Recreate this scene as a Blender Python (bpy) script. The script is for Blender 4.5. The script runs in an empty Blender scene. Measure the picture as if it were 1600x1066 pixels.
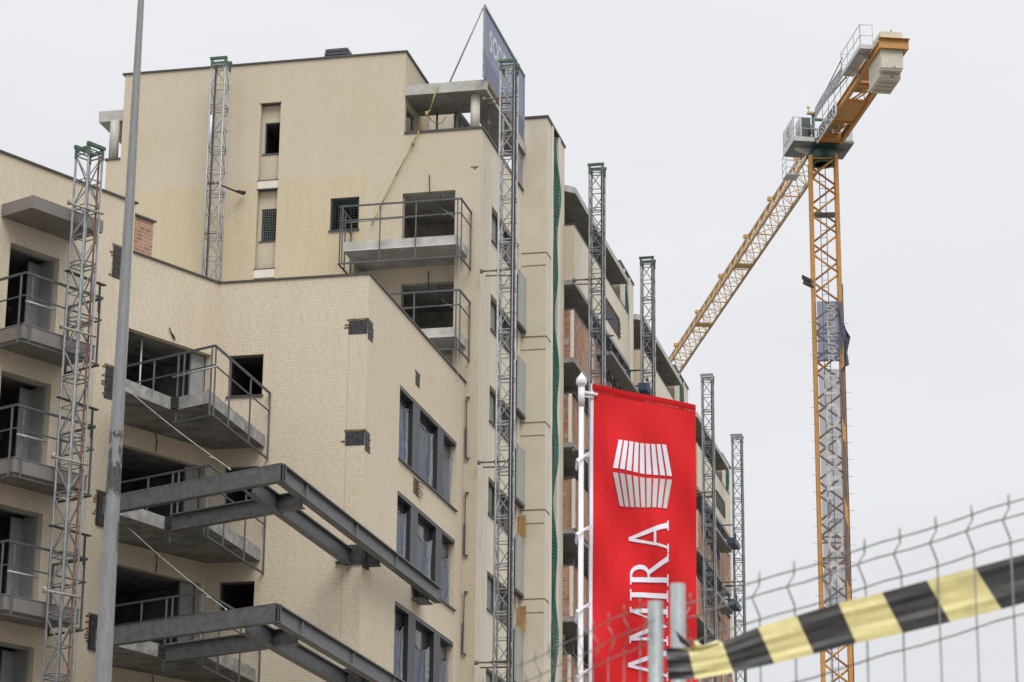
import bpy, bmesh, math, random
from mathutils import Vector as V, Matrix, noise
R = math.radians
random.seed(7)
SC = bpy.context.scene
COL = SC.collection

# ------------------------------------------------------------------ camera, world, sun, exposure
F, TILT, ROLL = 4000.7, 0.293905, 0.01032875          # focal length in px of a 1600 px wide picture
CAM = V((0, 0, 1.6))
cd = bpy.data.cameras.new('camera'); cam = bpy.data.objects.new('camera', cd); COL.objects.link(cam)
cd.sensor_width = 36; cd.lens = F * 36 / 1600; cd.clip_start = .1; cd.clip_end = 3000
ct, st, cr, sr = math.cos(TILT), math.sin(TILT), math.cos(ROLL), math.sin(ROLL)
right0, up0, fwd = V((1, 0, 0)), V((0, -st, ct)), V((0, ct, st))
rx = right0 * cr + up0 * sr
ry = right0 * -sr + up0 * cr
cam.matrix_world = Matrix(((rx.x, ry.x, -fwd.x, CAM.x), (rx.y, ry.y, -fwd.y, CAM.y), (rx.z, ry.z, -fwd.z, CAM.z), (0, 0, 0, 1)))
cd.dof.use_dof = True; cd.dof.focus_distance = 72; cd.dof.aperture_fstop = 8
SC.camera = cam

def ray(px, py):
    return (rx * (px - 800) + ry * (533 - py) + fwd * F).normalized()
def hit(px, py, n, d):
    """point of a real plane (normal n, offset d) seen at a pixel of the photograph"""
    r = ray(px, py); return CAM + r * ((d - CAM.dot(n)) / r.dot(n))

w = bpy.data.worlds.new('World'); SC.world = w; w.use_nodes = True
nt = w.node_tree; nt.nodes.clear()
N = nt.nodes.new; LK = nt.links.new
out = N('ShaderNodeOutputWorld'); bg = N('ShaderNodeBackground'); bg.inputs[1].default_value = .1
sky = N('ShaderNodeTexSky'); sky.sky_type = 'NISHITA'; sky.sun_disc = False
SUN_EL, SUN_AZ = R(48), R(163)                         # azimuth clockwise from +Y
sky.sun_elevation = SUN_EL; sky.sun_rotation = SUN_AZ; sky.dust_density = 4
tc = N('ShaderNodeTexCoord'); sep = N('ShaderNodeSeparateXYZ'); LK(tc.outputs['Generated'], sep.inputs[0])
rmp = N('ShaderNodeValToRGB'); LK(sep.outputs['Z'], rmp.inputs[0])
els = rmp.color_ramp.elements
for k, (p, v) in enumerate(((0, .245), (.18, .262), (.42, .285), (.70, .62), (1, 1.0))):      # overcast: bright overhead, paler low down
    e = els[k] if k < 2 else els.new(p)
    e.position = p; e.color = (v, v, v, 1)
els[0].position = 0
mp = N('ShaderNodeMapping'); mp.inputs['Scale'].default_value = (1, 1, 3); LK(tc.outputs['Generated'], mp.inputs[0])
nz = N('ShaderNodeTexNoise'); nz.inputs['Scale'].default_value = 2.4; nz.inputs['Detail'].default_value = 5; LK(mp.outputs[0], nz.inputs[0])
nr = N('ShaderNodeMapRange'); LK(nz.outputs[0], nr.inputs[0]); nr.inputs[1].default_value = .3; nr.inputs[2].default_value = .7
nr.inputs[3].default_value = 28.7; nr.inputs[4].default_value = 32.6
mul = N('ShaderNodeMath'); mul.operation = 'MULTIPLY'; LK(rmp.outputs[0], mul.inputs[0]); LK(nr.outputs[0], mul.inputs[1])
cl = N('ShaderNodeVectorMath'); cl.operation = 'SCALE'; cl.inputs[0].default_value = (.985, 1.0, 1.03); LK(mul.outputs[0], cl.inputs['Scale'])
mx = N('ShaderNodeMixRGB'); mx.inputs[0].default_value = .96; LK(sky.outputs[0], mx.inputs[1]); LK(cl.outputs[0], mx.inputs[2])
LK(mx.outputs[0], bg.inputs[0]); LK(bg.outputs[0], out.inputs[0])

sd = bpy.data.lights.new('sun', 'SUN'); sd.energy = 1.5; sd.angle = R(30); sd.color = (1, .965, .92)
so = bpy.data.objects.new('sun', sd); COL.objects.link(so); so.location = (-30, -40, 80)
sdir = V((math.sin(SUN_AZ) * math.cos(SUN_EL), math.cos(SUN_AZ) * math.cos(SUN_EL), math.sin(SUN_EL)))
so.rotation_euler = sdir.to_track_quat('Z', 'Y').to_euler()
SC.view_settings.view_transform = 'Standard'; SC.view_settings.look = 'None'
SC.view_settings.exposure = 0; SC.view_settings.gamma = 1

# ------------------------------------------------------------------ materials
def mat(name, col, rough=.7, metal=0., var=.12, vscale=3., col2=None, streak=False, bump=0., bscale=40., alpha=1., fine=0.):
    m = bpy.data.materials.new(name); m.use_nodes = True; t = m.node_tree
    b = t.nodes['Principled BSDF']; b.inputs['Roughness'].default_value = rough; b.inputs['Metallic'].default_value = metal
    c = t.nodes.new('ShaderNodeTexCoord'); mpg = t.nodes.new('ShaderNodeMapping'); t.links.new(c.outputs['UV'], mpg.inputs[0])
    if streak: mpg.inputs['Scale'].default_value = (4, .35, 1)
    n = t.nodes.new('ShaderNodeTexNoise'); n.inputs['Scale'].default_value = vscale; n.inputs['Detail'].default_value = 6
    n.inputs['Roughness'].default_value = .65; t.links.new(mpg.outputs[0], n.inputs[0])
    r = t.nodes.new('ShaderNodeValToRGB'); c2 = col2 or tuple(x * (1 - var * 2.2) for x in col)
    r.color_ramp.elements[0].position = .3; r.color_ramp.elements[1].position = .68
    r.color_ramp.elements[0].color = (*c2, 1); r.color_ramp.elements[1].color = (*(min(x * (1 + var * .5), .95) for x in col), 1)
    t.links.new(n.outputs[0], r.inputs[0]); last = r.outputs[0]
    if fine:
        n2 = t.nodes.new('ShaderNodeTexNoise'); n2.inputs['Scale'].default_value = 60; n2.inputs['Detail'].default_value = 3
        t.links.new(c.outputs['UV'], n2.inputs[0])
        mr = t.nodes.new('ShaderNodeMapRange'); mr.inputs[1].default_value = .3; mr.inputs[2].default_value = .7
        mr.inputs[3].default_value = 1 - fine; mr.inputs[4].default_value = 1 + fine; t.links.new(n2.outputs[0], mr.inputs[0])
        vm = t.nodes.new('ShaderNodeVectorMath'); vm.operation = 'SCALE'; t.links.new(last, vm.inputs[0]); t.links.new(mr.outputs[0], vm.inputs['Scale'])
        last = vm.outputs[0]
    t.links.new(last, b.inputs['Base Color'])
    if bump:
        nb = t.nodes.new('ShaderNodeTexNoise'); nb.inputs['Scale'].default_value = bscale; nb.inputs['Detail'].default_value = 4
        t.links.new(c.outputs['UV'], nb.inputs[0])
        bp = t.nodes.new('ShaderNodeBump'); bp.inputs['Strength'].default_value = bump; bp.inputs['Distance'].default_value = .01
        t.links.new(nb.outputs[0], bp.inputs['Height']); t.links.new(bp.outputs[0], b.inputs['Normal'])
    if alpha < 1: b.inputs['Alpha'].default_value = alpha
    return m

def brick(name, ca, cb, mortar, bw, rh, ms, stain, var_a, var_b, patch=None, bump=.35):
    m = bpy.data.materials.new(name); m.use_nodes = True; t = m.node_tree; NN = t.nodes.new; L = t.links.new
    b = t.nodes['Principled BSDF']; b.inputs['Roughness'].default_value = .9; b.inputs['Specular IOR Level'].default_value = .15
    c = NN('ShaderNodeTexCoord'); k = NN('ShaderNodeTexBrick')
    k.inputs['Scale'].default_value = 1; k.inputs['Brick Width'].default_value = bw; k.inputs['Row Height'].default_value = rh
    k.inputs['Mortar Size'].default_value = ms; k.inputs['Mortar Smooth'].default_value = .25; k.inputs['Bias'].default_value = -.1
    k.offset = 0.
    # slight wobble so courses are not ruled lines
    nw = NN('ShaderNodeTexNoise'); nw.inputs['Scale'].default_value = 2.3; L(c.outputs['UV'], nw.inputs[0])
    sc = NN('ShaderNodeVectorMath'); sc.operation = 'SCALE'; sc.inputs['Scale'].default_value = .004; L(nw.outputs['Color'], sc.inputs[0])
    ad = NN('ShaderNodeVectorMath'); L(c.outputs['UV'], ad.inputs[0]); L(sc.outputs[0], ad.inputs[1]); sx = NN('ShaderNodeSeparateXYZ'); L(ad.outputs[0], sx.inputs[0])
    dv_ = NN('ShaderNodeMath'); dv_.operation = 'DIVIDE'; dv_.inputs[1].default_value = rh; L(sx.outputs['Y'], dv_.inputs[0])
    fl_ = NN('ShaderNodeMath'); fl_.operation = 'FLOOR'; L(dv_.outputs[0], fl_.inputs[0])
    wn_ = NN('ShaderNodeTexWhiteNoise'); wn_.noise_dimensions = '1D'; L(fl_.outputs[0], wn_.inputs['W'])
    ma_ = NN('ShaderNodeMath'); ma_.operation = 'MULTIPLY_ADD'; ma_.inputs[1].default_value = bw; L(wn_.outputs['Value'], ma_.inputs[0]); L(sx.outputs['X'], ma_.inputs[2])
    cb_ = NN('ShaderNodeCombineXYZ'); L(ma_.outputs[0], cb_.inputs[0]); L(sx.outputs['Y'], cb_.inputs[1])
    L(cb_.outputs[0], k.inputs[0])
    k.inputs['Color1'].default_value = (*ca, 1); k.inputs['Color2'].default_value = (*cb, 1); k.inputs['Mortar'].default_value = (*mortar, 1)
    n = NN('ShaderNodeTexNoise'); n.inputs['Scale'].default_value = .35; n.inputs['Detail'].default_value = 5; L(c.outputs['UV'], n.inputs[0])
    rp = NN('ShaderNodeValToRGB'); rp.color_ramp.elements[0].position = .35; rp.color_ramp.elements[1].position = .65
    rp.color_ramp.elements[0].color = (*var_a, 1); rp.color_ramp.elements[1].color = (*var_b, 1); L(n.outputs[0], rp.inputs[0])
    mu = NN('ShaderNodeMixRGB'); mu.blend_type = 'MULTIPLY'; mu.inputs[0].default_value = 1; L(k.outputs[0], mu.inputs[1]); L(rp.outputs[0], mu.inputs[2])
    mps = NN('ShaderNodeMapping'); mps.inputs['Scale'].default_value = (2.2, .22, 1); L(c.outputs['UV'], mps.inputs[0])
    n2 = NN('ShaderNodeTexNoise'); n2.inputs['Scale'].default_value = 1.6; n2.inputs['Detail'].default_value = 6; L(mps.outputs[0], n2.inputs[0])
    r2 = NN('ShaderNodeMapRange'); r2.inputs[1].default_value = .35; r2.inputs[2].default_value = .75; r2.inputs[3].default_value = 1 + stain * .3; r2.inputs[4].default_value = 1 - stain
    L(n2.outputs[0], r2.inputs[0])
    v2 = NN('ShaderNodeVectorMath'); v2.operation = 'SCALE'; L(mu.outputs[0], v2.inputs[0]); L(r2.outputs[0], v2.inputs['Scale'])
    last = v2.outputs[0]
    if patch:
        n3 = NN('ShaderNodeTexNoise'); n3.inputs['Scale'].default_value = 2.6; n3.inputs['Detail'].default_value = 8; L(c.outputs['UV'], n3.inputs[0])
        r3 = NN('ShaderNodeValToRGB'); r3.color_ramp.elements[0].position = .57; r3.color_ramp.elements[1].position = .66; L(n3.outputs[0], r3.inputs[0])
        m3 = NN('ShaderNodeMixRGB'); L(r3.outputs[0], m3.inputs[0]); L(last, m3.inputs[1]); m3.inputs[2].default_value = (*patch, 1); last = m3.outputs[0]
    L(last, b.inputs['Base Color'])
    bp = NN('ShaderNodeBump'); bp.inputs['Strength'].default_value = bump; bp.inputs['Distance'].default_value = .008; bp.invert = True
    L(k.outputs['Fac'], bp.inputs['Height']); L(bp.outputs[0], b.inputs['Normal'])
    return m

CREAM = brick('cream_brick', (.625, .555, .442), (.59, .52, .41), (.36, .315, .245), .235, .048, .0058, .05, (.985, .96, .92), (1, 1, 1))
CREAM_Y = brick('cream_brick_tall', (.545, .482, .378), (.52, .459, .359), (.375, .33, .255), .235, .050, .0054, .04, (.985, .965, .925), (1, 1, 1))
CREAM_O = brick('cream_brick_yellow_batch', (.55, .477, .358), (.52, .449, .331), (.375, .325, .24), .235, .050, .0054, .05, (.985, .955, .88), (1, .99, .96))
REDBRICK = brick('red_brick', (.43, .22, .13), (.27, .12, .07), (.36, .33, .29), .26, .085, .011, .3, (.85, .8, .8), (1.05, 1, 1), patch=(.33, .31, .28))
REDCLEAN = brick('red_brick_clean', (.40, .25, .17), (.27, .14, .09), (.42, .36, .29), .22, .10, .012, .2, (.9, .85, .85), (1.05, 1, 1))
PLASTER = mat('plaster', (.60, .545, .445), .85, var=.05, vscale=1.2, col2=(.52, .47, .375), streak=True, fine=.07)
PLASTER2 = mat('plaster_panel', (.565, .51, .41), .85, var=.05, vscale=.8, col2=(.50, .45, .355), fine=.12)
WHITEBAND = mat('pale_render', (.64, .60, .52), .8, var=.05)
CAP = mat('coping_metal', (.065, .058, .055), .5, var=.15)
CONC = mat('concrete', (.45, .435, .405), .85, var=.16, vscale=2.2, bump=.2, fine=.12)
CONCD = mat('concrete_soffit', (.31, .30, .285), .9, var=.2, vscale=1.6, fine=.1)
CONCB = mat('balcony_concrete', (.33, .32, .30), .85, var=.26, vscale=3.2, bump=.3, fine=.15)
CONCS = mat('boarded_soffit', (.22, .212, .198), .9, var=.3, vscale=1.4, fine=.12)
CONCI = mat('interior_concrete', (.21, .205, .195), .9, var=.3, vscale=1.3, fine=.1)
PLASTERI = mat('interior_plaster', (.50, .475, .44), .9, var=.25, vscale=.9, fine=.06)
TAUPE = mat('taupe_render', (.20, .178, .165), .8, var=.1, vscale=1.5, fine=.08)
ALU = mat('dark_aluminium', (.055, .06, .068), .45, var=.1)
NEARFACE = mat('column_near_face', (.018, .019, .021), .5, var=.1)
ALUG = mat('grey_panel', (.06, .064, .076), .5, var=.08)
GREYP = mat('grey_casing', (.26, .265, .265), .6, var=.1)
RAIL = mat('railing_steel', (.085, .092, .10), .5, .3, var=.15, vscale=6)
RUST = mat('rust', (.19, .10, .065), .85, var=.35, vscale=8)
STEEL = mat('painted_steel', (.108, .112, .118), .45, .1, var=.22, vscale=5, fine=.2)
PLATE = mat('steel_plate', (.045, .045, .047), .6, .2, var=.4, vscale=9)
GALV = mat('galvanised', (.37, .375, .38), .5, .35, var=.22, vscale=9, fine=.1)
GALVD = mat('galvanised_dull', (.25, .26, .265), .55, .3, var=.25, vscale=4)
GREEN = mat('green_paint', (.045, .115, .07), .5, var=.2)
NETG = mat('green_net', (.022, .145, .105), .8, var=.3, vscale=6)
NETD = mat('dull_green_net', (.05, .085, .07), .8, var=.3)
OCHRE = mat('crane_ochre', (.48, .24, .055), .5, .0, var=.18, vscale=3, col2=(.40, .19, .045))
OCHREL = mat('crane_ochre_jib', (.52, .335, .15), .5, .0, var=.2, vscale=3)
TEAL = mat('teal_paint', (.03, .085, .085), .4, var=.25)
GREYL = mat('light_grey_paint', (.48, .49, .50), .5, var=.06)
GREYM = mat('mid_grey_paint', (.20, .205, .21), .6, var=.1)
BALLAST = mat('ballast_concrete', (.56, .525, .44), .85, var=.1, vscale=1.5, fine=.06)
BLACK = mat('black', (.015, .015, .016), .5, var=.1)
WHITE = mat('white', (.64, .64, .65), .5, var=.03)
SIGNBLUE = mat('sign_blue', (.19, .215, .31), .6, var=.07)
SIGNBLUE2 = mat('sign_blue_dark', (.125, .14, .22), .6, var=.07)
SIGNGREY = mat('sign_lettering', (.50, .50, .52), .6, var=.05)
BANLET = mat('banner_lettering', (.50, .49, .45), .7, var=.12)
YELLOWR = mat('yellow_strap', (.42, .33, .10), .8, var=.25)
ROPE = mat('white_rope', (.38, .38, .36), .8, var=.15)
TIMBER = mat('timber', (.40, .24, .09), .75, var=.25, streak=True)
BLUEP = mat('blue_platform', (.03, .06, .115), .5, var=.15)
GLASSP = mat('pale_glass_panel', (.30, .325, .32), .25, var=.06)
GLASSG = mat('grey_glass', (.15, .16, .16), .2, var=.1)
GLASSD = mat('window_glass', (.05, .058, .062), .12, var=.15)
FILMB = mat('blue_film', (.085, .105, .15), .3, var=.45, vscale=3, streak=True, bump=.8, bscale=9)
FILMBB = mat('bright_blue_film', (.05, .10, .22), .35, var=.3, streak=True)
FILMW = mat('white_film', (.33, .35, .37), .45, var=.4, vscale=9, bump=.6, bscale=12)
FLAGR = mat('red_cloth', (.55, .028, .032), .95, var=.06, vscale=2, col2=(.60, .018, .022), fine=.03)
FLAGD = mat('red_hem', (.45, .012, .016), .75, var=.06)
FLAGW = mat('flag_white', (.72, .70, .78), .75, var=.03)
FLAGG = mat('flag_grey', (.50, .49, .50), .75, var=.04)
TAPEY = mat('tape_yellow', (.68, .60, .27), .45, var=.08, streak=True)
TAPEK = mat('tape_black', (.035, .033, .030), .45, var=.25, streak=True)
ASPH = mat('ground_earth', (.20, .18, .15), .95, var=.3, vscale=.3)
POSTM = mat('fence_post_zinc', (.36, .385, .375), .38, .75, var=.22, vscale=9, streak=True, fine=.12)
POLEM = mat('lamp_post_steel', (.225, .23, .235), .55, .2, var=.13, vscale=5, fine=.12)
POLEDK = mat('old_tape', (.075, .077, .08), .6, var=.5, vscale=9)

for m_ in (FLAGR, FLAGD, FLAGW, FLAGG): m_.node_tree.nodes['Principled BSDF'].inputs['Specular IOR Level'].default_value = .08
def banner_mat(name, col, alpha):
    m = mat(name, col, .8, var=.12, vscale=2)
    t = m.node_tree; o = t.nodes['Material Output']; b = t.nodes['Principled BSDF']
    tr = t.nodes.new('ShaderNodeBsdfTransparent'); mxs = t.nodes.new('ShaderNodeMixShader'); mxs.inputs[0].default_value = alpha
    t.links.new(tr.outputs[0], mxs.inputs[1]); t.links.new(b.outputs[0], mxs.inputs[2]); t.links.new(mxs.outputs[0], o.inputs[0])
    return m
MESHB = banner_mat('mesh_banner_blue', (.10, .115, .17), .80)
MESHB2 = banner_mat('mesh_banner_grey', (.10, .10, .125), .6)
BLETT = banner_mat('banner_letter_pale', (.58, .57, .53), .62)

# ------------------------------------------------------------------ mesh builder
AC, AP = -0.2253628, -0.66180994
U = V((math.cos(AC), math.sin(AC), 0)); VV = V((-math.sin(AC), math.cos(AC), 0)); ZZ = V((0, 0, 1))
P_ = V((math.cos(AP), math.sin(AP), 0)); L_ = V((-math.sin(AP), math.cos(AP), 0))
def A(u, v, z): return U * u + VV * v + ZZ * z          # frame of the straight blocks
def B(l, p, z): return L_ * l + P_ * p + ZZ * z         # frame of the angled wing
def W(x, y, z): return V((x, y, z))

class MB:
    def __init__(s): s.v = []; s.f = []; s.m = []; s.sm = []; s.uv = {}
    def face(s, pts, m=0, smooth=False):
        i = len(s.v); s.v += [V(p) for p in pts]; s.f.append(tuple(range(i, i + len(pts)))); s.m.append(m); s.sm.append(smooth)
    def box(s, a, b, fr=W, m=0, skip=''):
        (x0, y0, z0), (x1, y1, z1) = a, b
        c = [fr(x, y, z) for z in (z0, z1) for y in (y0, y1) for x in (x0, x1)]
        fs = {'b': (0, 2, 3, 1), 't': (4, 5, 7, 6), 'f': (0, 1, 5, 4), 'k': (2, 6, 7, 3), 'l': (0, 4, 6, 2), 'r': (1, 3, 7, 5)}
        for k, f in fs.items():
            if k not in skip: s.face([c[i] for i in f], m)
    def bar(s, p, q, w_, h=None, m=0, up=ZZ):
        p, q = V(p), V(q); d = q - p
        if d.length < 1e-6: return
        d.normalize(); h = h or w_
        x = d.cross(up)
        if x.length < 1e-3: x = d.cross(V((1, 0, 0)) if abs(d.x) < .9 else V((0, 1, 0)))
        x.normalize(); y = x.cross(d); x *= w_ / 2; y *= h / 2
        c = [p - x - y, p + x - y, p + x + y, p - x + y, q - x - y, q + x - y, q + x + y, q - x + y]
        for f in ((3, 2, 1, 0), (4, 5, 6, 7), (0, 1, 5, 4), (1, 2, 6, 5), (2, 3, 7, 6), (3, 0, 4, 7)): s.face([c[i] for i in f], m)
    def tube(s, p, q, r, n=6, m=0, r2=None, caps=True):
        p, q = V(p), V(q); d = q - p
        if d.length < 1e-6: return
        d.normalize(); r2 = r if r2 is None else r2
        x = d.orthogonal().normalized(); y = d.cross(x)
        i0 = len(s.v)
        for c, rr in ((p, r), (q, r2)):
            for k in range(n):
                a = 2 * math.pi * k / n; s.v.append(c + x * (rr * math.cos(a)) + y * (rr * math.sin(a)))
        for k in range(n):
            k2 = (k + 1) % n; s.f.append((i0 + k, i0 + k2, i0 + n + k2, i0 + n + k)); s.m.append(m); s.sm.append(n > 5)
        if caps:
            s.f.append(tuple(i0 + k for k in range(n - 1, -1, -1))); s.m.append(m); s.sm.append(False)
            s.f.append(tuple(i0 + n + k for k in range(n))); s.m.append(m); s.sm.append(False)
    def path(s, pts, r, n=5, m=0):
        for a, b in zip(pts, pts[1:]): s.tube(a, b, r, n, m)
    def prism(s, pts, z0, z1, m=0, mb=None):
        """vertical prism over a plan polygon of world points (z ignored)"""
        lo = [V((p[0], p[1], z0)) for p in pts]; hi = [V((p[0], p[1], z1)) for p in pts]
        s.face(list(reversed(lo)), m if mb is None else mb); s.face(hi, m)
        for i in range(len(pts)):
            j = (i + 1) % len(pts); s.face([lo[i], lo[j], hi[j], hi[i]], m)
    def lathe(s, base, prof, n=20, m=0):
        for (r0, z0), (r1, z1) in zip(prof, prof[1:]): s.tube(base + ZZ * z0, base + ZZ * z1, max(r0, 1e-4), n, m, max(r1, 1e-4), False)
    def build(s, name, mats, parent=None, uv_off=(0, 0)):
        me = bpy.data.meshes.new(name); base = parent_base(parent)
        me.from_pydata([tuple(p - base) for p in s.v], [], s.f)
        for mt in (mats if isinstance(mats, (list, tuple)) else [mats]): me.materials.append(mt)
        ul = me.uv_layers.new(name='UVMap')
        for p, mi, sm in zip(me.polygons, s.m, s.sm):
            p.material_index = mi; p.use_smooth = sm
            n = p.normal
            if abs(n.z) > .8: ex, ey = V((1, 0, 0)), V((0, 1, 0))
            else: ex = ZZ.cross(n).normalized(); ey = ZZ
            for li in p.loop_indices:
                co = V(s.v[me.loops[li].vertex_index]); ul.data[li].uv = (co.dot(ex) + uv_off[0], co.dot(ey) + uv_off[1])
        me.update()
        o = bpy.data.objects.new(name, me); COL.objects.link(o)
        if parent: o.parent = parent
        else: pass
        return o
def parent_base(p):
    b = V((0, 0, 0))
    while p is not None: b += p.location; p = p.parent
    return b

def tag(o, label, cat, group=None, kind=None):
    if label: o['label'] = label
    if cat: o['category'] = cat
    if group: o['group'] = group
    if kind: o['kind'] = kind
    return o
def thing(name, loc, label, cat, group=None):
    o = bpy.data.objects.new(name, None); COL.objects.link(o); o.location = loc; o.empty_display_size = .3
    return tag(o, label, cat, group)

def wall(mb, f, a0, a1, z0, z1, holes=(), m=0, mr=None, depth=.14):
    """f(a, d, z): a along the wall, d inward. holes (a0,a1,z0,z1)"""
    xs = sorted({a0, a1, *[c for h in holes for c in h[:2] if a0 < c < a1]})
    zs = sorted({z0, z1, *[c for h in holes for c in h[2:4] if z0 < c < z1]})
    for x0, x1 in zip(xs, xs[1:]):
        for y0, y1 in zip(zs, zs[1:]):
            cx, cy = (x0 + x1) / 2, (y0 + y1) / 2
            if any(h[0] < cx < h[1] and h[2] < cy < h[3] for h in holes): continue
            mb.face([f(x0, 0, y0), f(x1, 0, y0), f(x1, 0, y1), f(x0, 0, y1)], m)
    mr = m if mr is None else mr
    for h in holes:
        if len(h) > 5: continue
        x0, x1, y0, y1 = h[:4]; D = h[4] if len(h) > 4 else depth
        for q in (((x0, y0), (x0, y1)), ((x1, y1), (x1, y0)), ((x0, y1), (x1, y1)), ((x1, y0), (x0, y0))):
            (p0, q0), (p1, q1) = q
            mb.face([f(p0, 0, q0), f(p0, D, q0), f(p1, D, q1), f(p1, 0, q1)], mr)
def room(mb, f, h, d0, d1, ma=.6, mt=.15, m=0):
    x0, x1, y0, y1 = h[:4]; a, b, c, d = x0 - ma, x1 + ma, y0 - .03, y1 + mt
    for q in ([(a, d1, c), (b, d1, c), (b, d1, d), (a, d1, d)], [(a, d0, c), (a, d1, c), (a, d1, d), (a, d0, d)], [(b, d0, c), (b, d1, c), (b, d1, d), (b, d0, d)],
              [(a, d0, c), (b, d0, c), (b, d1, c), (a, d1, c)], [(a, d0, d), (b, d0, d), (b, d1, d), (a, d1, d)]):
        mb.face([f(*p) for p in q], m)
    # inner face of the wall around the opening
    for q in ((a, x0, c, d), (x1, b, c, d), (x0, x1, y1, d), (x0, x1, c, y0)):
        if q[1] - q[0] > .01 and q[3] - q[2] > .005: mb.face([f(q[0], d0, q[2]), f(q[1], d0, q[2]), f(q[1], d0, q[3]), f(q[0], d0, q[3])], m)
def frame_mesh(f, h, d, t=.05, dep=.06, sill=True, m=0):
    mb = MB(); x0, x1, y0, y1 = h[:4]
    e = .004
    mb.box((x0 + e, d, y0 + e), (x0 + t, d + dep, y1 - e), f, m); mb.box((x1 - t, d, y0 + e), (x1 - e, d + dep, y1 - e), f, m)
    mb.box((x0 + t, d + .002, y1 - t), (x1 - t, d + dep - .002, y1 - e), f, m)
    mb.box((x0 + t, d + .002, y0 + e), (x1 - t, d + dep - .002, y0 + t), f, m)
    if sill: mb.box((x0 - .03, -.05, y0 - .045), (x1 + .03, -.003, y0 - .002), f, m)
    return mb
def railing(pts, zt, zm, zb, posts, rw=.045, mb=None):
    """rails along plan points, posts = list of plan points"""
    mb = mb or MB()
    for a, b in zip(pts, pts[1:]):
        for z, ww in ((zt, rw * 1.15), (zm, rw * .7), (zb, rw)):
            mb.bar((a[0], a[1], z), (b[0], b[1], z), ww)
    for p in posts: mb.bar((p[0], p[1], zb - .02), (p[0], p[1], zt), rw, rw)
    return mb
def cable(mb, pts, r=.012): mb.path(pts, r, 5)
def text_faces(body, size=1., bold=0., space=1., squash=1.):
    cu = bpy.data.curves.new('t', 'FONT'); cu.body = body; cu.size = size; cu.offset = bold; cu.space_character = space; cu.resolution_u = 4
    ob = bpy.data.objects.new('t', cu); COL.objects.link(ob)
    dg = bpy.context.evaluated_depsgraph_get(); me = bpy.data.meshes.new_from_object(ob.evaluated_get(dg))
    polys = [[(me.vertices[i].co.x, me.vertices[i].co.y) for i in p.vertices] for p in me.polygons]
    bpy.data.objects.remove(ob); bpy.data.meshes.remove(me); bpy.data.curves.remove(cu)
    xs = [x for p in polys for x, y in p]; ys = [y for p in polys for x, y in p]
    return polys, (min(xs), max(xs), min(ys), max(ys))
def put_text(mb, body, f, a0, a1, z0, z1, bold=.0, space=1., m=0):
    polys, (x0, x1, y0, y1) = text_faces(body, 1., bold, space)
    for p in polys: mb.face([f(a0 + (x - x0) / (x1 - x0) * (a1 - a0), z0 + (y - y0) / (y1 - y0) * (z1 - z0)) for x, y in p], m)

# ------------------------------------------------------------------ ground
g = MB(); g.face([(-900, -600, 0), (900, -600, 0), (900, 1500, 0), (-900, 1500, 0)]); tag(g.build('ground', ASPH), None, None, kind='structure')

# ================================================================== LOW BLOCK (angled wing + front + flank)
uS, vC, dP, vT = -17.53, 60.0, -44.915, 70.37
ZR, ZH = 22.28, 23.58
low = thing('low_apartment_block', A(-20, 66, 0), 'low cream brick block with stepped parapet, standing in front of the taller brick block', 'building')
fC = lambda a, d, z: A(a, vC + d, z)                     # front
fS = lambda a, d, z: A(uS - d, a, z)                     # flank
fW = lambda a, d, z: B(a, dP - d, z)                     # angled wing
lC, lEnd, lStep = 45.27, 30.0, 42.15
cW = [(-21.22, -20.29, z, z + 1.09) for z in (19.17, 16.21, 13.25, 10.29)]
sW = [(63.2, 69.47, z, z + 2.0) for z in (18.19, 15.31, 12.37, 9.45)]
wD = [(38.19, 39.75, z, z + 2.36) for z in (19.04, 15.87, 12.70, 9.53)]
wO = [(42.05, 45.08, z, z + 2.17) for z in (18.09, 15.10, 12.12, 9.14)]
wD2 = [(33.0, 34.6, h[2], h[3]) for h in wD]
m_ = MB(); wall(m_, fC, -21.572, uS, 0, ZR - .045, cW, depth=.16); m_.build('front_wall', CREAM, low)
m_ = MB(); wall(m_, fS, vC, vT - .004, 0, ZR - .045, sW, depth=.2); m_.build('flank_wall', CREAM, low, (.13, .02))
m_ = MB(); wall(m_, fW, lEnd, lStep, 0, ZH - .045, wD + wD2, depth=.22); wall(m_, fW, lStep, lC, 0, ZR - .045, wO, depth=.2)
m_.face([fW(lStep, 0, ZR - .045), fW(lStep, .3, ZR - .045), fW(lStep, .3, ZH - .045), fW(lStep, 0, ZH - .045)])
m_.face([fW(lEnd, 0, 0), fW(lEnd, 0, ZH - .045), fW(lEnd, 9, ZH - .045), fW(lEnd, 9, 0)]); m_.build('wing_wall', CREAM, low)
# roof slab and copings
m_ = MB(); a_, b_, c_ = A(uS - .3, vC + .3, 0), A(uS - .3, vT - .01, 0), A(-30, vT - .01, 0)
m_.prism([a_, b_, c_, B(lEnd, dP - 9, 0), B(lEnd, dP - .3, 0), B(lC - .1, dP - .3, 0)], 21.55, 21.75); m_.build('roof', CONC, low)
m_ = MB()
def cope(f, a0, a1, z, back=.3): m_.box((a0, -.04, z - .045), (a1, back, z), f)
cope(fC, -21.572 - .02, uS + .045, ZR); 
m_.box((vC + .303, -.045, ZR - .045), (vT - .01, .3, ZR), fS)
m_.box((lStep + .003, -.045, ZR - .045), (lC - .05, .3, ZR), fW); m_.box((lEnd, -.05, ZH - .045), (lStep + .06, .3, ZH), fW)
m_.build('coping', CAP, low)
m_ = MB(); m_.box((41.2, 1.05, 21.7), (43.80, 1.3, 23.72), fW); rb = m_.build('upstand_wall', REDCLEAN, low); rb['label'] = 'bare red brick upstand above the parapet'
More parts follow.
